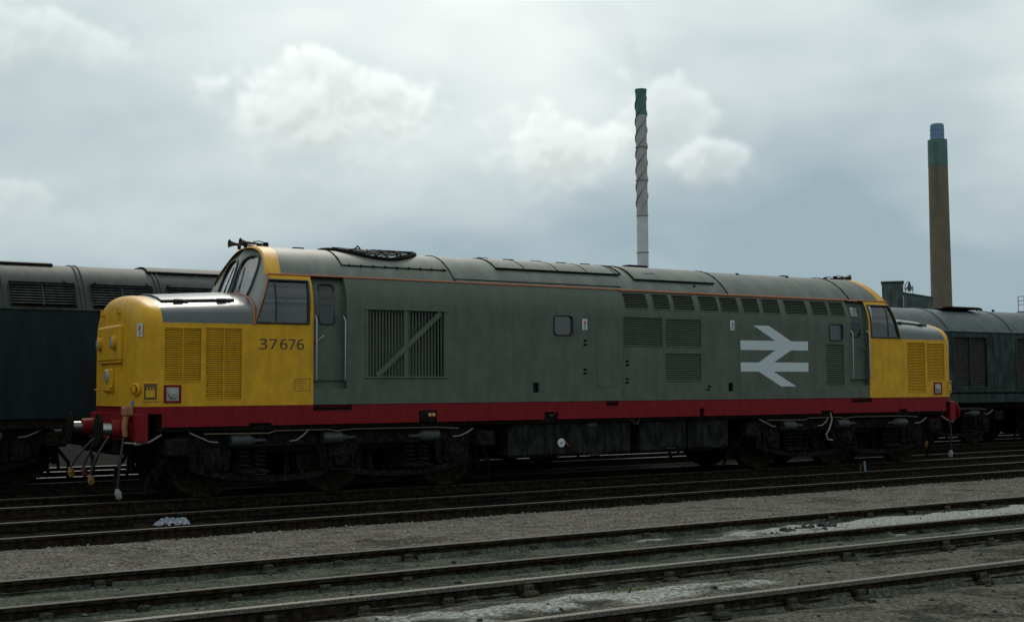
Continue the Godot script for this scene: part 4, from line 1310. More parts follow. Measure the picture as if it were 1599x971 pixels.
	for z in [-0.40, 0.40]:
		var lp: B = nb.call()
		lp.lathe([Vector2(0.10, 0.0), Vector2(0.10, 0.05), Vector2(0.085, 0.055)], Vector3(F + 0.08, 2.315, z), Vector3(1, 0, 0), 20)
		var rim := add("marker_light", lp, "yellow", panel)
		rim.set_meta("label", "round marker light in the nose panel")
		var gls: B = nb.call()
		add("marker_lens", gls.lathe([Vector2(0.085, 0.0), Vector2(0.06, 0.02), Vector2(0.0, 0.028)], Vector3(F + 0.12, 2.315, z), Vector3(1, 0, 0), 20), "lamp_glass", panel)
	var hl: B = nb.call()
	var head := add("headlight_box", hl.cbox(Vector3(F + 0.03, 1.76, -0.02), Vector3(0.10, 0.36, 0.46), 0.03), "yellow", L)
	var hg2: B = nb.call()
	add("headlight_lens", hg2.lathe([Vector2(0.10, 0.0), Vector2(0.09, 0.02), Vector2(0.0, 0.03)], Vector3(F + 0.08, 1.82, -0.02), Vector3(1, 0, 0), 18), "lamp_glass", head)
	for q in [[2.76, 0.42], [2.76, -0.45], [1.66, 0.2]]:
		var li: B = nb.call()
		li.cbox(Vector3(F - 0.005 + (0.05 if q[0] < 2.0 else 0.02), q[0], q[1]), Vector3(0.12, 0.03, 0.05), 0.01).cbox(Vector3(F + 0.06, q[0] + 0.03, q[1]), Vector3(0.02, 0.11, 0.05), 0.006)
		add("lamp_bracket", li, "yellow", L)
	var sb: B = nb.call()
	sb.tube([Vector3(F + 0.0, 1.62, -0.1), Vector3(F + 0.24, 1.62, -0.1)], 0.012, 5).tube([Vector3(F + 0.16, 1.62, -0.1), Vector3(F + 0.16, 1.82, -0.1)], 0.012, 5)
	add("front_handrail", sb, "yellow", L)
	# jumper socket and air horn fittings on the curved corner
	for q in [[1.655, 8.80]]:
		var jn: B = nb.call()
		jn.lathe([Vector2(0.09, 0.0), Vector2(0.095, 0.03), Vector2(0.07, 0.05), Vector2(0.065, 0.02), Vector2(0.0, 0.02)], nose(q[1], 0.66) , Vector3(0.9, 0, 0.5).normalized(), 18)
		jn.cbox(nose(q[1], 0.66) + Vector3(0.05, 0.0, 0.03), Vector3(0.05, 0.1, 0.06), 0.015)
		add("jumper_socket", jn, "yellow", L)
	# square recess with the coupling box
	var rb: B = nb.call()
	var rt := Transform3D(Basis(Vector3.UP, 0.42), nose(8.58, 0.5) + Vector3(0, 0, 0))
	rb.xf = T * rt
	for q in [[0.0, 0.125, 0.22, 0.02], [0.0, -0.125, 0.22, 0.02], [-0.10, 0.0, 0.02, 0.26], [0.10, 0.0, 0.02, 0.26]]:
		rb.cbox(Vector3(q[0], q[1], 0.0), Vector3(q[2], q[3], 0.03), 0.004)
	var rec := add("socket_recess", rb, "yellow", L)
	var rk: B = B.new()
	rk.xf = T * rt
	add("recess_back", rk.box(Vector3(0, 0, 0.003), Vector3(0.19, 0.24, 0.006)), "mark_brown", rec)
	var rp: B = B.new()
	rp.xf = T * rt
	rp.cbox(Vector3(0, -0.03, 0.012), Vector3(0.13, 0.10, 0.02), 0.008)
	for q in [-0.04, 0.0, 0.04]:
		rp.cbox(Vector3(q, 0.04, 0.012), Vector3(0.016, 0.05, 0.016), 0.004)
	add("socket_plug", rp, "yellow", rec)
	# tail lamp in a red square
	var tl: B = nb.call()
	var ld := 8.30 if e < 0 else 8.19
	for q in [[ld - 0.11, 1.555, 0.03, 0.26], [ld + 0.11, 1.555, 0.03, 0.26], [ld, 1.67, 0.19, 0.03], [ld, 1.44, 0.19, 0.03]]:
		tl.cbox(Vector3(q[0], q[1], SIDE + 0.008), Vector3(q[2], q[3], 0.022), 0.004)
	var tail := add("tail_lamp", tl, "red", L)
	var tg: B = nb.call()
	add("lamp_glass", tg.cbox(Vector3(ld, 1.555, SIDE + 0.006), Vector3(0.185, 0.20, 0.014), 0.006).lathe([Vector2(0.075, 0.0), Vector2(0.06, 0.03), Vector2(0.0, 0.04)], Vector3(ld, 1.555, SIDE + 0.012), Vector3(0, 0, 1), 16), "lamp_glass", tail)
	# --- red lower front, buffer beam, buffers
	var ch: B = nb.call()
	ch.surf(func(u: float, v: float) -> Vector3:
		var p := nose(u, 0.0)
		return Vector3(p.x, v, p.z), steps(8.45, 8.95, 0.06), [1.27, 1.372])
	ch.surf(func(u: float, v: float) -> Vector3:
		var p := nose(u, last)
		return Vector3(p.x, v, p.z), steps(8.45, 8.95, 0.06), [1.27, 1.372])
	ch.quad(Vector3(8.78, 1.27, 0.95), Vector3(8.78, 1.372, 0.95), Vector3(8.78, 1.372, -0.95), Vector3(8.78, 1.27, -0.95), Vector3(1, 0, 0))
	add("front_skirt", ch, "red", L)
	var bb: B = nb.call()
	bb.cbox(Vector3(8.74, 1.08, 0), Vector3(0.10, 0.40, 2.46), 0.012)
	for s in [-1.0, 1.0]:
		bb.cbox(Vector3(8.715, 1.07, 1.265 * s), Vector3(0.17, 0.40, 0.10), 0.012)
	add("buffer_beam", bb, "red", L)
	for s in [-1.0, 1.0]:
		var bz: float = 0.863 * s
		var bh: B = nb.call()
		bh.lathe([Vector2(0.17, 0.0), Vector2(0.17, 0.03), Vector2(0.135, 0.035), Vector2(0.125, 0.25), Vector2(0.08, 0.25)], Vector3(8.79, 1.055, bz), Vector3(1, 0, 0), 24)
		var bf := add("buffer", bh, "red", L)
		var pl: B = nb.call()
		add("buffer_plunger", pl.lathe([Vector2(0.085, 0.0), Vector2(0.085, 0.17), Vector2(0.0, 0.17)], Vector3(9.03, 1.055, bz), Vector3(1, 0, 0), 20), "steel", bf)
		var hd: B = nb.call()
		add("buffer_head", hd.lathe([Vector2(0.08, -0.02), Vector2(0.215, 0.0), Vector2(0.228, 0.012), Vector2(0.225, 0.03), Vector2(0.12, 0.045), Vector2(0.0, 0.048)], Vector3(9.20, 1.055, bz), Vector3(1, 0, 0), 28), "running_gear" if e < 0 else "red", bf)
	# drawhook, coupling, hoses
	var hk: B = nb.call()
	hk.cbox(Vector3(8.86, 1.0, 0), Vector3(0.16, 0.10, 0.08), 0.02).tube([Vector3(8.92, 1.0, 0), Vector3(9.02, 0.98, 0), Vector3(9.07, 1.04, 0), Vector3(9.03, 1.09, 0)], 0.04, 8)
	var hook := add("draw_hook", hk, "running_gear", L)
	for k in 3:
		var ln: B = nb.call()
		var pts := []
		for i in 17:
			var t := TAU * i / 16.0
			pts.append(Vector3(9.03 + 0.02 * k + (0.05 * cos(t) if k % 2 else 0.0), 0.90 - 0.2 * k + 0.14 * sin(t), 0.0 if k % 2 else 0.055 * cos(t)))
		add("coupling_link", ln.tube(pts, 0.02, 6), "running_gear", hook)
	var hoses := [[-0.52, 8.88, 0.92, 9.28, 0.44, "yellow"], [-0.20, 8.88, 0.95, 9.16, 0.46, "red"], [0.24, 8.88, 0.95, 9.17, 0.36, "yellow"], [1.02, 8.86, 1.20, 8.98, 0.19, "white"]]
	for q in hoses:
		var hs: B = nb.call()
		var pts := []
		for i in 10:
			var t := i / 9.0
			pts.append(Vector3(lerpf(q[1], q[3], t) + 0.05 * sin(PI * t) * (1.0 if q[5] != "white" else 0.4), lerpf(q[2], q[4], t), q[0] + 0.03 * sin(PI * t)))
		var ho := add("brake_hose", hs.tube(pts, 0.020, 8), "rubber", L)
		var cp: B = nb.call()
		var ep: Vector3 = pts[9]
		add("hose_coupling", cp.lathe([Vector2(0.0, 0.02), Vector2(0.025, 0.02), Vector2(0.05, -0.05), Vector2(0.045, -0.12), Vector2(0.0, -0.15)], ep, Vector3(0.25, 1, 0).normalized(), 12), "hose_" + q[5], ho)
		var ck: B = nb.call()
		add("hose_clip", ck.lathe([Vector2(0.028, -0.015), Vector2(0.028, 0.015), Vector2(0.0, 0.016)], pts[6], Vector3(0, 1, 0), 8), "cylinder_grey", ho)
	# multiple working fitting: orange block with a blue star above it
	var ob: B = nb.call()
	ob.cbox(Vector3(8.84, 1.31, 1.0), Vector3(0.16, 0.16, 0.18), 0.03).tube([Vector3(8.86, 1.27, 1.02), Vector3(8.89, 1.1, 1.03), Vector3(8.88, 0.95, 1.03)], 0.045, 8)
	add("jumper_plug", ob, "pipe_orange", L)
	var sr: B = nb.call()
	var star := PackedVector2Array()
	for i in 10:
		var t := PI * 0.5 + TAU * i / 10.0
		star.append(Vector2(cos(t), sin(t)) * (0.055 if i % 2 == 0 else 0.023))
	sr.xf = T * Transform3D(Basis(Vector3.UP, 1.05), nose(8.88, 0.14) + Vector3(0.012, 0, 0.006))
	add("blue_star", sr.plate(star, 0.0, 0.003), "blue_paint", L)
	var ai: B = nb.call()
	ai.tube([Vector3(8.9, 0.86, 1.05), Vector3(8.74, 0.85, 1.24), Vector3(8.60, 0.87, 1.26), Vector3(8.42, 0.97, 1.24)], 0.014, 6).cbox(Vector3(8.76, 0.85, 1.24), Vector3(0.10, 0.05, 0.05), 0.015)
	add("air_pipe", ai, "cord", L)
	var wq := nose(8.74, 3.9)
	var wn := (nose(8.76, 3.9) - nose(8.72, 3.9)).cross(nose(8.74, 4.0) - nose(8.74, 3.8)).normalized()
	if wn.x < 0.0:
		wn = -wn
	var wx := Vector3.UP.cross(wn).normalized()
	warning_plate(L, T * Transform3D(Basis(wx, wn.cross(wx), wn), wq + wn * 0.014))
	# --- horns on the cab roof
	for z in [-0.12, 0.16]:
		var hn: B = nb.call()
		hn.lathe([Vector2(0.013, 0.0), Vector2(0.018, 0.2), Vector2(0.026, 0.32), Vector2(0.045, 0.385), Vector2(0.07, 0.42), Vector2(0.058, 0.415), Vector2(0.016, 0.34)], Vector3(6.45 + (0.0 if z > 0 else 0.08), 3.935, z), Vector3(1, 0.04, 0).normalized(), 16)
		var horn := add("horn", hn, "brass", L)
		var ft: B = nb.call()
		ft.cbox(Vector3(6.44, 3.93, z), Vector3(0.08, 0.08, 0.08), 0.015).tube([Vector3(6.45, 3.96, z), Vector3(6.55, 3.985, z), Vector3(6.65, 3.965, z)], 0.008, 5)
		add("horn_foot", ft, "running_gear", horn)
		var ft2: B = nb.call()
		add("horn_bracket", ft2.cbox(Vector3(6.78, 3.90, z), Vector3(0.05, 0.07, 0.05), 0.01), "running_gear", horn)
	# --- cab inside
	var wl: B = nb.call()
	wl.surf(func(u: float, v: float) -> Vector3: return Vector3(5.54, v, u * (half_at(v) - 0.02)), steps(-1.0, 1.0, 0.5), steps(1.4, 3.85, 0.2))
	wl.quad(Vector3(5.54, 1.75, -1.3), Vector3(7.05, 1.75, -1.3), Vector3(7.05, 1.75, 1.3), Vector3(5.54, 1.75, 1.3), Vector3.UP)
	add("cab_bulkhead", wl, "cab_lining", L)
	var ds: B = nb.call()
	ds.cbox(Vector3(6.82, 2.45, 0.0), Vector3(0.45, 0.3, 2.4), 0.04).cbox(Vector3(6.9, 2.1, 0.0), Vector3(0.3, 0.7, 2.3), 0.02)
	add("control_desk", ds, "cab_lining", L)
	for z in [-0.75, 0.75]:
		var sk: B = nb.call()
		sk.cbox(Vector3(6.22, 2.25, z), Vector3(0.45, 0.12, 0.48), 0.04).cbox(Vector3(6.0, 2.62, z), Vector3(0.12, 0.72, 0.46), 0.04, Basis(Vector3(0, 0, 1), 0.1)).tube([Vector3(6.22, 1.75, z), Vector3(6.22, 2.2, z)], 0.05, 8)
		add("driver_seat", sk, "seat_cloth", L)

# ---------------------------------------------------------------- the locomotives behind
func blue_locomotive(bogie: Node3D) -> void:
	var zc := -4.6
	var L := thing("blue_locomotive", "dark blue diesel locomotive with louvred grey roof behind the yellow nose", "locomotive", Vector3(0, 0, zc))
	var x0 := -16.2
	var x1 := 4.3
	var W := 1.39
	var ry := func(z: float) -> float: return 3.02 + 0.86 * (1.0 - pow(minf(absf(z) / W, 1.0), 3.1))
	for s in [1.0, -1.0]:
		add("body_side", B.new().surf(func(u: float, v: float) -> Vector3: return Vector3(u, v, W * s), steps(x0, x1, 2.0), [1.14, 1.6, 2.3, 3.0]), "blue_body", L)
		add("gutter", B.new().cbox(Vector3((x0 + x1) * 0.5, 3.01, (W + 0.008) * s), Vector3(x1 - x0, 0.035, 0.03), 0.008), "blue_roof", L)
	# roof with openings for the louvres
	var lv := []
	for q in [[-12.52, -11.42], [-11.14, -10.06], [-9.80, -8.70], [-8.43, -7.33], [-7.07, -5.97], [-5.70, -4.60]]:
		lv.append([q[0], 1.10, q[1], 1.372])
	var rf := func(u: float, v: float) -> Vector3: return Vector3(u, ry.call(v), v)
	add("roof", B.new().surf(rf, steps(x0, x1, 1.5, cuts(lv, 0, 2)), steps(-W, W, 0.09, [1.10, 1.372, 1.38, 1.36, 1.34, 1.30, -1.38, -1.36, -1.33, -1.30]), rects_keep(lv), 0.05), "blue_roof", L)
	for q in lv:
		var lip := B.new()
		for x in [q[0], q[2]]:
			var lp := []
			for i in 7:
				var v2 := lerpf(1.10, 1.372, i / 6.0)
				lp.append(Vector3(x, ry.call(v2), v2 + 0.003))
			lip.tube(lp, 0.014, 5)
		lip.tube([Vector3(q[0], ry.call(1.10), 1.10), Vector3(q[2], ry.call(1.10), 1.10)], 0.014, 5)
		var p := add("roof_louvre", lip, "blue_roof", L)
		var slat := B.new().cbox(Vector3.ZERO, Vector3(q[2] - q[0] - 0.01, 0.032, 0.012), 0.003, Basis(Vector3(1, 0, 0), -1.0)).mesh()
		for i in 9:
			var y := lerpf(3.07, 3.455, i / 8.0)
			var zz := W * pow(1.0 - (y - 3.02) / 0.86, 1.0 / 3.1)
			var sl := add("slat", slat, "blue_slat", p)
			sl.position = Vector3((q[0] + q[2]) * 0.5, y, zz - 0.012)
		var dv := []
		for i in 6:
			var y := lerpf(3.05, 3.46, i / 5.0)
			dv.append(Vector3((q[0] + q[2]) * 0.5, y, W * pow(1.0 - (y - 3.02) / 0.86, 1.0 / 3.1) + 0.004))
		add("divider", B.new().tube(dv, 0.012, 5), "blue_slat", p)
	var arc := func(x: float, r: float, m: String, called: String) -> void:
		var pts := []
		for i in 33:
			var t := lerpf(-1.0, 1.0, i / 32.0)
			var z := W * signf(t) * (1.0 - pow(1.0 - absf(t), 2.2))
			pts.append(Vector3(x, ry.call(z) + 0.004, z))
		add(called, B.new().tube(pts, r, 6), m, L)
	for x in [-11.33, -11.25, -9.96, -9.90, -8.61, -8.53, -7.24, -7.16, -5.88, -5.80]:
		arc.call(x, 0.02, "blue_roof", "roof_rib")
	for q in [[-9.85, -8.95, 0.55], [-7.30, -4.5, 0.75], [-12.4, -11.3, 0.6]]:
		var h := add("roof_hatch", B.new().surf(func(u: float, v: float) -> Vector3: return Vector3(u, ry.call(v) + 0.045, v), [q[0], q[1]], steps(-q[2], q[2], 0.15)), "blue_roof", L)
		add("hatch_edge", B.new().tube([Vector3(q[0], ry.call(q[2]) + 0.02, q[2]), Vector3(q[1], ry.call(q[2]) + 0.02, q[2])], 0.03, 6).tube([Vector3(q[0], ry.call(q[2]) + 0.02, q[2]), Vector3(q[0], ry.call(0.0) + 0.02, 0.0)], 0.025, 6), "running_gear", h)
	for q in [[-8.86, 1.05], [-8.33, 1.05], [-7.40, 1.05], [-7.02, 1.05], [-10.0, 1.05]]:
		add("roof_bolt", B.new().lathe([Vector2(0.03, 0.0), Vector2(0.03, 0.02), Vector2(0.0, 0.025)], Vector3(q[0], ry.call(q[1]), q[1]), Vector3(0, 0.6, 0.8).normalized(), 8), "black", L)
	# ends
	for e in [x0, x1]:
		var pl := PackedVector2Array()
		for i in 25:
			var z := lerpf(-W, W, i / 24.0)
			pl.append(Vector2(z, ry.call(z)))
		pl.append(Vector2(W, 1.14)); pl.append(Vector2(-W, 1.14))
		var b := B.new()
		b.xf = Transform3D(Basis(Vector3(0, 0, 1), Vector3(0, 1, 0), Vector3(1, 0, 0)), Vector3(e, 0, 0))
		var en := add("cab_front", b.plate(pl, -0.03, 0.03), "yellow", L)
		for z in [-0.6, 0.6]:
			add("windscreen", B.new().cbox(Vector3(e + 0.04 * signf(e - x0 - 1.0), 2.75, z), Vector3(0.04, 0.6, 0.95), 0.012), "rubber", en)
	add("underframe", B.new().cbox(Vector3((x0 + x1) * 0.5, 1.06, 0), Vector3(x1 - x0, 0.2, 2.7), 0.02), "running_gear", L)
	add("fuel_tank", B.new().cbox(Vector3(-5.9, 0.72, 0), Vector3(4.2, 0.5, 2.3), 0.05), "tank_grey", L)
	add("battery_box", B.new().cbox(Vector3(-8.2, 0.80, 0), Vector3(0.35, 0.36, 2.3), 0.04), "tank_grey", L)
	for x in [-11.6, -0.6]:
		var bg: Node3D = bogie.duplicate()
		bg.name = "bogie"
		L.add_child(bg, true)
		bg.position = Vector3(x, 0, 0)
	for e in [-1.0, 1.0]:
		for s in [-1.0, 1.0]:
			add("buffer", B.new().lathe([Vector2(0.13, 0.0), Vector2(0.12, 0.3), Vector2(0.08, 0.3), Vector2(0.08, 0.45), Vector2(0.22, 0.46), Vector2(0.22, 0.49), Vector2(0.0, 0.51)], Vector3(x0 if e < 0 else x1, 1.055, 0.863 * s), Vector3(e, 0, 0), 18), "running_gear", L)

func green_locomotive(bogie: Node3D) -> void:
	var zc := -4.6
	var L := thing("green_locomotive", "dull blue green bonneted diesel locomotive at right behind the far yellow nose", "locomotive", Vector3(0, 0, zc))
	var x0 := 10.6
	var x1 := 21.5
	var W := 1.39
	var ry := func(z: float) -> float: return 3.08 + 0.68 * (1.0 - pow(minf(absf(z) / W, 1.0), 2.9))
	var holes := [[14.32, 1.58, 15.70, 2.92], [17.02, 1.58, 18.3, 2.92], [11.7, 1.58, 13.1, 2.92]]
	add("bonnet_side", B.new().surf(func(u: float, v: float) -> Vector3: return Vector3(u, v, W), steps(x0, x1, 1.0, cuts(holes, 0, 2)), steps(1.44, 3.08, 0.5, [1.58, 2.92]), rects_keep(holes), 0.06), "green_body", L)
	add("bonnet_side", B.new().surf(func(u: float, v: float) -> Vector3: return Vector3(u, v, -W), steps(x0, x1, 2.0), [1.44, 3.08]), "green_body", L)
	add("roof", B.new().surf(func(u: float, v: float) -> Vector3: return Vector3(u, ry.call(v), v), steps(x0, x1, 1.0), steps(-W, W, 0.08, [1.38, 1.36, 1.33, -1.38, -1.36, -1.33])), "green_roof", L)
	add("gutter", B.new().cbox(Vector3((x0 + x1) * 0.5, 3.08, W + 0.012), Vector3(x1 - x0, 0.035, 0.035), 0.01), "green_roof", L)
	for q in holes:
		var d := add("grille_door", B.new().box(Vector3((q[0] + q[2]) * 0.5, 2.25, W - 0.062), Vector3(q[2] - q[0], 1.34, 0.004)), "brown_door", L)
		for i in 24:
			add("slat", B.new().cbox(Vector3((q[0] + q[2]) * 0.5, 1.60 + i * 0.0556, W - 0.045), Vector3(q[2] - q[0] - 0.01, 0.034, 0.01), 0.003, Basis(Vector3(1, 0, 0), -0.7)), "brown_door", d)
		add("centre_post", B.new().cbox(Vector3((q[0] + q[2]) * 0.5 + 0.02, 2.25, W - 0.03), Vector3(0.05, 1.34, 0.03), 0.006), "brown_door", d)
		var f := B.new()
		for x in [q[0] - 0.03, q[2] + 0.03]:
			f.cbox(Vector3(x, 2.25, W + 0.004), Vector3(0.06, 1.46, 0.02), 0.006)
		for y in [q[1] - 0.03, q[3] + 0.03]:
			f.cbox(Vector3((q[0] + q[2]) * 0.5, y, W + 0.004), Vector3(q[2] - q[0], 0.06, 0.018), 0.006)
		add("frame", f, "green_body", d)
	for q in [[15.98, 16.80], [13.3, 14.05]]:
		var d := add("bonnet_door", B.new().cbox(Vector3((q[0] + q[1]) * 0.5, 2.27, W + 0.004), Vector3(q[1] - q[0], 1.42, 0.02), 0.006), "green_body", L)
		add("door_latch", B.new().cbox(Vector3(q[0] + 0.12, 2.2, W + 0.02), Vector3(0.08, 0.03, 0.02), 0.004), "black", d)
		add("hinge", B.new().cbox(Vector3(q[1], 2.7, W + 0.012), Vector3(0.03, 0.12, 0.02), 0.004).cbox(Vector3(q[1], 1.8, W + 0.012), Vector3(0.03, 0.12, 0.02), 0.004), "green_body", d)
	add("running_plate", B.new().cbox(Vector3((x0 + x1) * 0.5, 1.425, 0), Vector3(x1 - x0 + 1.0, 0.03, 2.86), 0.008), "running_gear", L)
	add("frame_side", B.new().cbox(Vector3((x0 + x1) * 0.5, 1.27, 0), Vector3(x1 - x0 + 0.9, 0.27, 2.78), 0.02), "green_body", L)
	for x in [14.15, 16.85, 19.0]:
		var pts := []
		for i in 25:
			var t := lerpf(-1.0, 1.0, i / 24.0)
			var z := W * signf(t) * (1.0 - pow(1.0 - absf(t), 2.2))
			pts.append(Vector3(x, ry.call(z) + 0.004, z))
		add("roof_joint", B.new().tube(pts, 0.018, 6), "green_roof", L)
	var fh := add("fan_opening", B.new().cbox(Vector3(15.55, 3.765, 0.1), Vector3(1.5, 0.03, 1.2), 0.01), "black", L)
	add("fan_rim", B.new().tube([Vector3(14.75, 3.76, 0.72), Vector3(14.95, 3.78, 0.78), Vector3(16.2, 3.78, 0.78), Vector3(16.4, 3.76, 0.72)], 0.035, 6), "running_gear", fh)
	for x in [16.9, 16.1, 17.6]:
		add("lifting_lug", B.new().cbox(Vector3(x, 3.79, 0.2), Vector3(0.08, 0.07, 0.05), 0.01), "running_gear", L)
	add("roof_plate", B.new().cbox(Vector3(17.9, 3.42, 1.175), Vector3(0.09, 0.26, 0.012), 0.003, Basis(Vector3(1, 0, 0), -0.75)), "cylinder_grey", L)
	for e in [x0, x1]:
		var pl := PackedVector2Array()
		for i in 25:
			var z := lerpf(-W, W, i / 24.0)
			pl.append(Vector2(z, ry.call(z)))
		pl.append(Vector2(W, 1.44)); pl.append(Vector2(-W, 1.44))
		var b := B.new()
		b.xf = Transform3D(Basis(Vector3(0, 0, 1), Vector3(0, 1, 0), Vector3(1, 0, 0)), Vector3(e, 0, 0))
		add("bonnet_end", b.plate(pl, -0.03, 0.03), "yellow" if e == x0 else "green_body", L)
	# the cab beyond the bonnet
	var cab := add("cab", B.new().cbox(Vector3(22.9, 2.6, 0), Vector3(2.7, 2.3, 2.78), 0.12), "green_body", L)
	add("cab_window", B.new().cbox(Vector3(22.9, 3.05, 1.385), Vector3(1.2, 0.6, 0.03), 0.01), "rubber", cab)
	add("underframe", B.new().cbox(Vector3(17.0, 1.06, 0), Vector3(13.0, 0.16, 2.2), 0.02), "running_gear", L)
	for x in [13.7, 20.5]:
		var bg: Node3D = bogie.duplicate()
		bg.name = "bogie"
		L.add_child(bg, true)
		bg.position = Vector3(x, 0, 0)

# ---------------------------------------------------------------- chimneys and works beyond
func chimneys() -> void:
	var c := thing("spiral_chimney", "slim pale steel chimney with spiral strakes and dark green top", "chimney", Vector3(121.8, 0, -153.6))
	add("lower_shaft", B.new().lathe([Vector2(1.02, -0.3), Vector2(0.98, 31.4)], Vector3.ZERO, Vector3.UP, 32), "stack_pale", c)
	add("upper_shaft", B.new().lathe([Vector2(0.98, 31.4), Vector2(0.94, 49.0)], Vector3.ZERO, Vector3.UP, 32), "stack_grey", c)
	add("green_top", B.new().lathe([Vector2(0.955, 49.0), Vector2(0.945, 52.6), Vector2(1.06, 53.6), Vector2(0.85, 53.6), Vector2(0.8, 50.0)], Vector3.ZERO, Vector3.UP, 32), "stack_green", c)
	for y in [18.0, 25.0, 31.4, 37.6, 43.4]:
		add("flange", B.new().lathe([Vector2(0.99, -0.1), Vector2(1.06, -0.1), Vector2(1.06, 0.1), Vector2(0.97, 0.1)], Vector3(0, y, 0), Vector3.UP, 32), "strake", c)
	for k in 3:
		var b := B.new()
		var prev := []
		for i in 73:
			var y := lerpf(33.0, 52.4, i / 72.0)
			var t := TAU * ((y - 33.0) / 8.6 + k / 3.0)
			var o := Vector3(cos(t), 0, -sin(t))
			var r := 0.93 + 0.0 * y
			var w := 0.19 if y < 51.8 else 0.12
			var cur := [o * r + Vector3(0, y - 0.05, 0), o * (r + w) + Vector3(0, y - 0.05, 0), o * (r + w) + Vector3(0, y + 0.05, 0), o * r + Vector3(0, y + 0.05, 0)]
			if i > 0:
				b.quad(prev[0], prev[1], cur[1], cur[0], Vector3.DOWN)
				b.quad(prev[1], prev[2], cur[2], cur[1], o)
				b.quad(prev[2], prev[3], cur[3], cur[2], Vector3.UP)
			prev = cur
		add("strake", b, "strake", c)
	smoke(Vector3(120.6, 59.0, -154.4), Vector3(3.0, 11.0, 3.0), 0.018, 0.14)
	smoke(Vector3(117.3, 66.5, -156.6), Vector3(8.0, 16.0, 7.0), 0.006, 0.5)
	var d := thing("brown_chimney", "broad brown chimney with blue green top at right", "chimney", Vector3(125.75, 0, -93.95))
	add("shaft", B.new().lathe([Vector2(1.50, -0.3), Vector2(1.37, 12.0), Vector2(1.27, 31.4)], Vector3.ZERO, Vector3.UP, 36), "brick_stack", d)
	add("green_band", B.new().lathe([Vector2(1.25, 31.35), Vector2(1.29, 31.4), Vector2(1.27, 34.9), Vector2(0.95, 34.9)], Vector3.ZERO, Vector3.UP, 36), "stack_green", d)
	add("blue_flue", B.new().lathe([Vector2(0.92, 34.8), Vector2(0.9, 36.9), Vector2(0.8, 37.1), Vector2(0.74, 37.1), Vector2(0.74, 35.0)], Vector3.ZERO, Vector3.UP, 28), "stack_blue", d)
	for y in [35.6, 36.3]:
		add("flue_ring", B.new().lathe([Vector2(0.9, -0.06), Vector2(0.94, -0.06), Vector2(0.94, 0.06), Vector2(0.9, 0.06)], Vector3(0, y, 0), Vector3.UP, 28), "stack_blue", d)
	var ld := B.new()
	for i in 34:
		ld.box(Vector3(-1.18, 24.5 + i * 0.3, 0.62), Vector3(0.10, 0.06, 0.4), Basis(Vector3.UP, 0.6))
	add("ladder", ld, "strake", d)

func smoke(at: Vector3, size: Vector3, density: float, lean: float) -> void:
	var f := FogVolume.new()
	f.name = numbered("smoke")
	f.shape = RenderingServer.FOG_VOLUME_SHAPE_ELLIPSOID
	f.size = size
	f.position = at
	f.rotation = Vector3(0.0, -0.56, lean)
	var m := FogMaterial.new()
	m.density = density
	m.albedo = Color(0.50, 0.42, 0.32)
	f.material = m
	add_child(f)
	tag(f, "thin brown smoke leaving the green topped chimney" if density > 0.01 else "faint smoke haze drifting high above the spiral chimney", "smoke", "", "stuff")

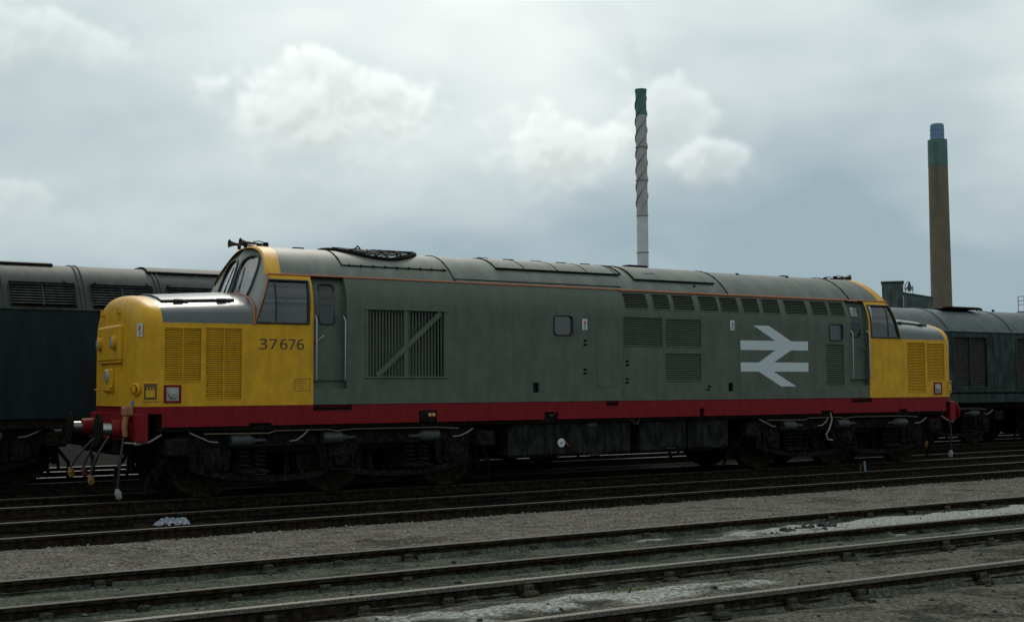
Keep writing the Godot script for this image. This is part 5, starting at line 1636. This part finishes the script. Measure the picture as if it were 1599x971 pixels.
func works() -> void:
	# 120 m out: bearings of the two clad blocks seen over the locomotives
	var o := Vector3(-14.04, 0, 19.44)
	var dirA := (Vector3(31.2, 0, -19.95) - o).normalized()
	var dirB := (Vector3(31.87, 0, -19.2) - o).normalized()
	var t := thing("conveyor_house", "grey green clad block on the skyline beside the brown chimney", "building", o + dirA * 120.0)
	t.rotation.y = -0.86
	var a := add("tower_wall", B.new().cbox(Vector3(0, 5.45, 0), Vector3(1.85, 10.9, 2.4), 0.04), "cladding", t)
	add("tower_roof", B.new().cbox(Vector3(0, 11.0, 0), Vector3(2.0, 0.14, 2.6), 0.03), "cladding", t)
	for i in 6:
		add("cladding_rib", B.new().cbox(Vector3(-0.85 + i * 0.34, 5.45, 1.21), Vector3(0.05, 10.8, 0.06), 0.01), "cladding", a)
	var low := PackedVector2Array([Vector2(0.95, 0.0), Vector2(3.45, 0.0), Vector2(3.45, 9.45), Vector2(0.95, 9.95)])
	add("lower_wall", B.new().plate(low, -1.6, 1.1), "cladding", t)
	add("lower_roof", B.new().cbox(Vector3(2.2, 9.76, -0.25), Vector3(2.62, 0.10, 2.9), 0.02, Basis(Vector3(0, 0, 1), -0.197)), "cladding", t)
	var lt := thing("yard_lamp", "bell shaped lamp on a small frame on the clad block", "lamp", o + dirA * 120.0)
	lt.rotation.y = -0.86
	var fr := B.new()
	for x in [1.1, 1.75]:
		fr.tube([Vector3(x, 9.8, 0.8), Vector3(x, 10.65, 0.8)], 0.04, 6)
	fr.tube([Vector3(1.05, 10.3, 0.8), Vector3(1.1, 10.75, 0.8), Vector3(1.3, 10.98, 0.8), Vector3(1.45, 11.0, 0.8)], 0.045, 6)
	fr.tube([Vector3(1.05, 10.25, 0.8), Vector3(1.8, 10.25, 0.8)], 0.035, 6)
	add("bracket", fr, "strake", lt)
	add("shade", B.new().lathe([Vector2(0.06, 0.95), Vector2(0.10, 0.8), Vector2(0.16, 0.55), Vector2(0.30, 0.36), Vector2(0.34, 0.30), Vector2(0.28, 0.32)], Vector3(1.45, 10.05, 0.8), Vector3.UP, 16), "cylinder_grey", lt)
	add("bulb", B.new().lathe([Vector2(0.0, 0.0), Vector2(0.12, 0.06), Vector2(0.14, 0.2), Vector2(0.08, 0.32)], Vector3(1.45, 10.08, 0.8), Vector3.UP, 12), "lamp_glass", lt)
	# gantry with a railing at the edge of the picture
	var dirC := (Vector3(34.6, 0, -15.7) - o).normalized()
	var g := thing("gantry", "steel gantry with railings on the skyline at the right edge", "gantry", o + dirC * 110.0)
	g.rotation.y = -0.86
	add("platform", B.new().cbox(Vector3(1.0, 7.5, 0), Vector3(2.8, 0.15, 1.4), 0.02), "strake", g)
	for x in [-0.2, 2.2]:
		for z in [-0.6, 0.6]:
			add("leg", B.new().cbox(Vector3(x, 3.65, z), Vector3(0.16, 7.6, 0.16), 0.02), "strake", g)
	for x in [-0.35, 0.1, 0.55, 1.0, 1.45, 1.9, 2.35]:
		add("railing_post", B.new().tube([Vector3(x, 7.55, 0.66), Vector3(x, 8.75, 0.66)], 0.035, 6), "strake", g)
	for y in [8.1, 8.4, 8.75]:
		add("railing_bar", B.new().tube([Vector3(-0.35, y, 0.66), Vector3(2.35, y, 0.66)], 0.03, 6), "strake", g)

# ---------------------------------------------------------------- litter
func litter() -> void:
	var rng := RandomNumberGenerator.new()
	rng.seed = 3
	var nz := FastNoiseLite.new()
	nz.frequency = 3.2
	nz.fractal_octaves = 3
	nz.seed = 8
	var b := B.new()
	b.surf(func(u: float, v: float) -> Vector3:
		var r := sqrt(u * u + v * v)
		var h := 0.085 * sqrt(maxf(1.0 - r * r, 0.0)) * (0.75 + 0.7 * nz.get_noise_2d(u * 0.55, v * 0.4)) + 0.03 * nz.get_noise_2d(u * 0.9 + 5.0, v * 0.7)
		return Vector3(u * 0.23, maxf(h, 0.003), v * 0.13), steps(-1.0, 1.0, 0.07), steps(-1.0, 1.0, 0.12), func(u: float, v: float) -> bool: return u * u + v * v + 0.5 * nz.get_noise_2d(u * 0.5 + 3.0, v * 0.5) < 0.95)
	var o := add("plastic_bag", b, "bag")
	o.position = Vector3(-9.16, -0.055, 3.75)
	tag(o, "crumpled bluish white plastic bag lying beside the siding rail", "bag")
	var s := thing("paper_scrap", "small upright pale scrap beside the rail under the right bogie", "litter", Vector3(6.08, -0.16, 1.02))
	add("sheet", B.new().cbox(Vector3(-0.06, 0.09, 0), Vector3(0.05, 0.2, 0.02), 0.006, Basis(Vector3(0, 0, 1), -0.25)), "cylinder_grey", s)
	add("sheet", B.new().cbox(Vector3(0.05, 0.11, 0.02), Vector3(0.06, 0.24, 0.015), 0.006, Basis(Vector3(0, 0, 1), 0.12)), "bag", s)
	mat("weed", lin(0.05, 0.065, 0.018), 0.8).backlight_enabled = true
	M["weed"].backlight = Color(0.2, 0.25, 0.08)
	var wp := Vector3(-7.62, 0.0, 11.05)
	wp.y = ground_y(wp.x, wp.z) - 0.005
	var weed := thing("weed_clump", "small green moss and weed clump on pale ash by the nearest rail", "weed", wp)
	for i in 46:
		var a := rng.randf() * TAU
		var r := sqrt(rng.randf())
		var p := Vector3(cos(a) * r * 0.20, 0.0, sin(a) * r * 0.07)
		var l := rng.randf_range(0.02, 0.05)
		var o2 := Vector3(cos(a * 3.0), 0.0, sin(a * 3.0))
		var side := o2.cross(Vector3.UP) * 0.009
		var lf := B.new()
		lf.quad(p - side * 0.4, p + side * 0.4, p + side + o2 * l * 0.4 + Vector3(0, l * 0.6, 0), p - side + o2 * l * 0.4 + Vector3(0, l * 0.6, 0))
		lf.quad(p - side + o2 * l * 0.4 + Vector3(0, l * 0.6, 0), p + side + o2 * l * 0.4 + Vector3(0, l * 0.6, 0), p + side * 0.2 + o2 * l + Vector3(0, l * 0.8, 0), p - side * 0.2 + o2 * l + Vector3(0, l * 0.8, 0))
		add("leaf", lf, "weed", weed)
	var hp := Vector3(-3.05, 0.0, 8.55)
	var heap := thing("clinker_heap", "black broken clinker lying on the white ash between rails", "clinker", hp)
	for i in 26:
		var q := Vector3(rng.randf_range(-0.45, 0.45), 0.0, rng.randf_range(-0.14, 0.14))
		var sz := rng.randf_range(0.025, 0.07)
		q.y = ground_y(hp.x + q.x, hp.z + q.z) + sz * 0.15
		add("lump", B.new().cbox(q, Vector3(sz * 1.6, sz * 0.6, sz), sz * 0.2, Basis.from_euler(Vector3(rng.randf() * 0.7, rng.randf() * TAU, rng.randf() * 0.7))), "coal", heap)
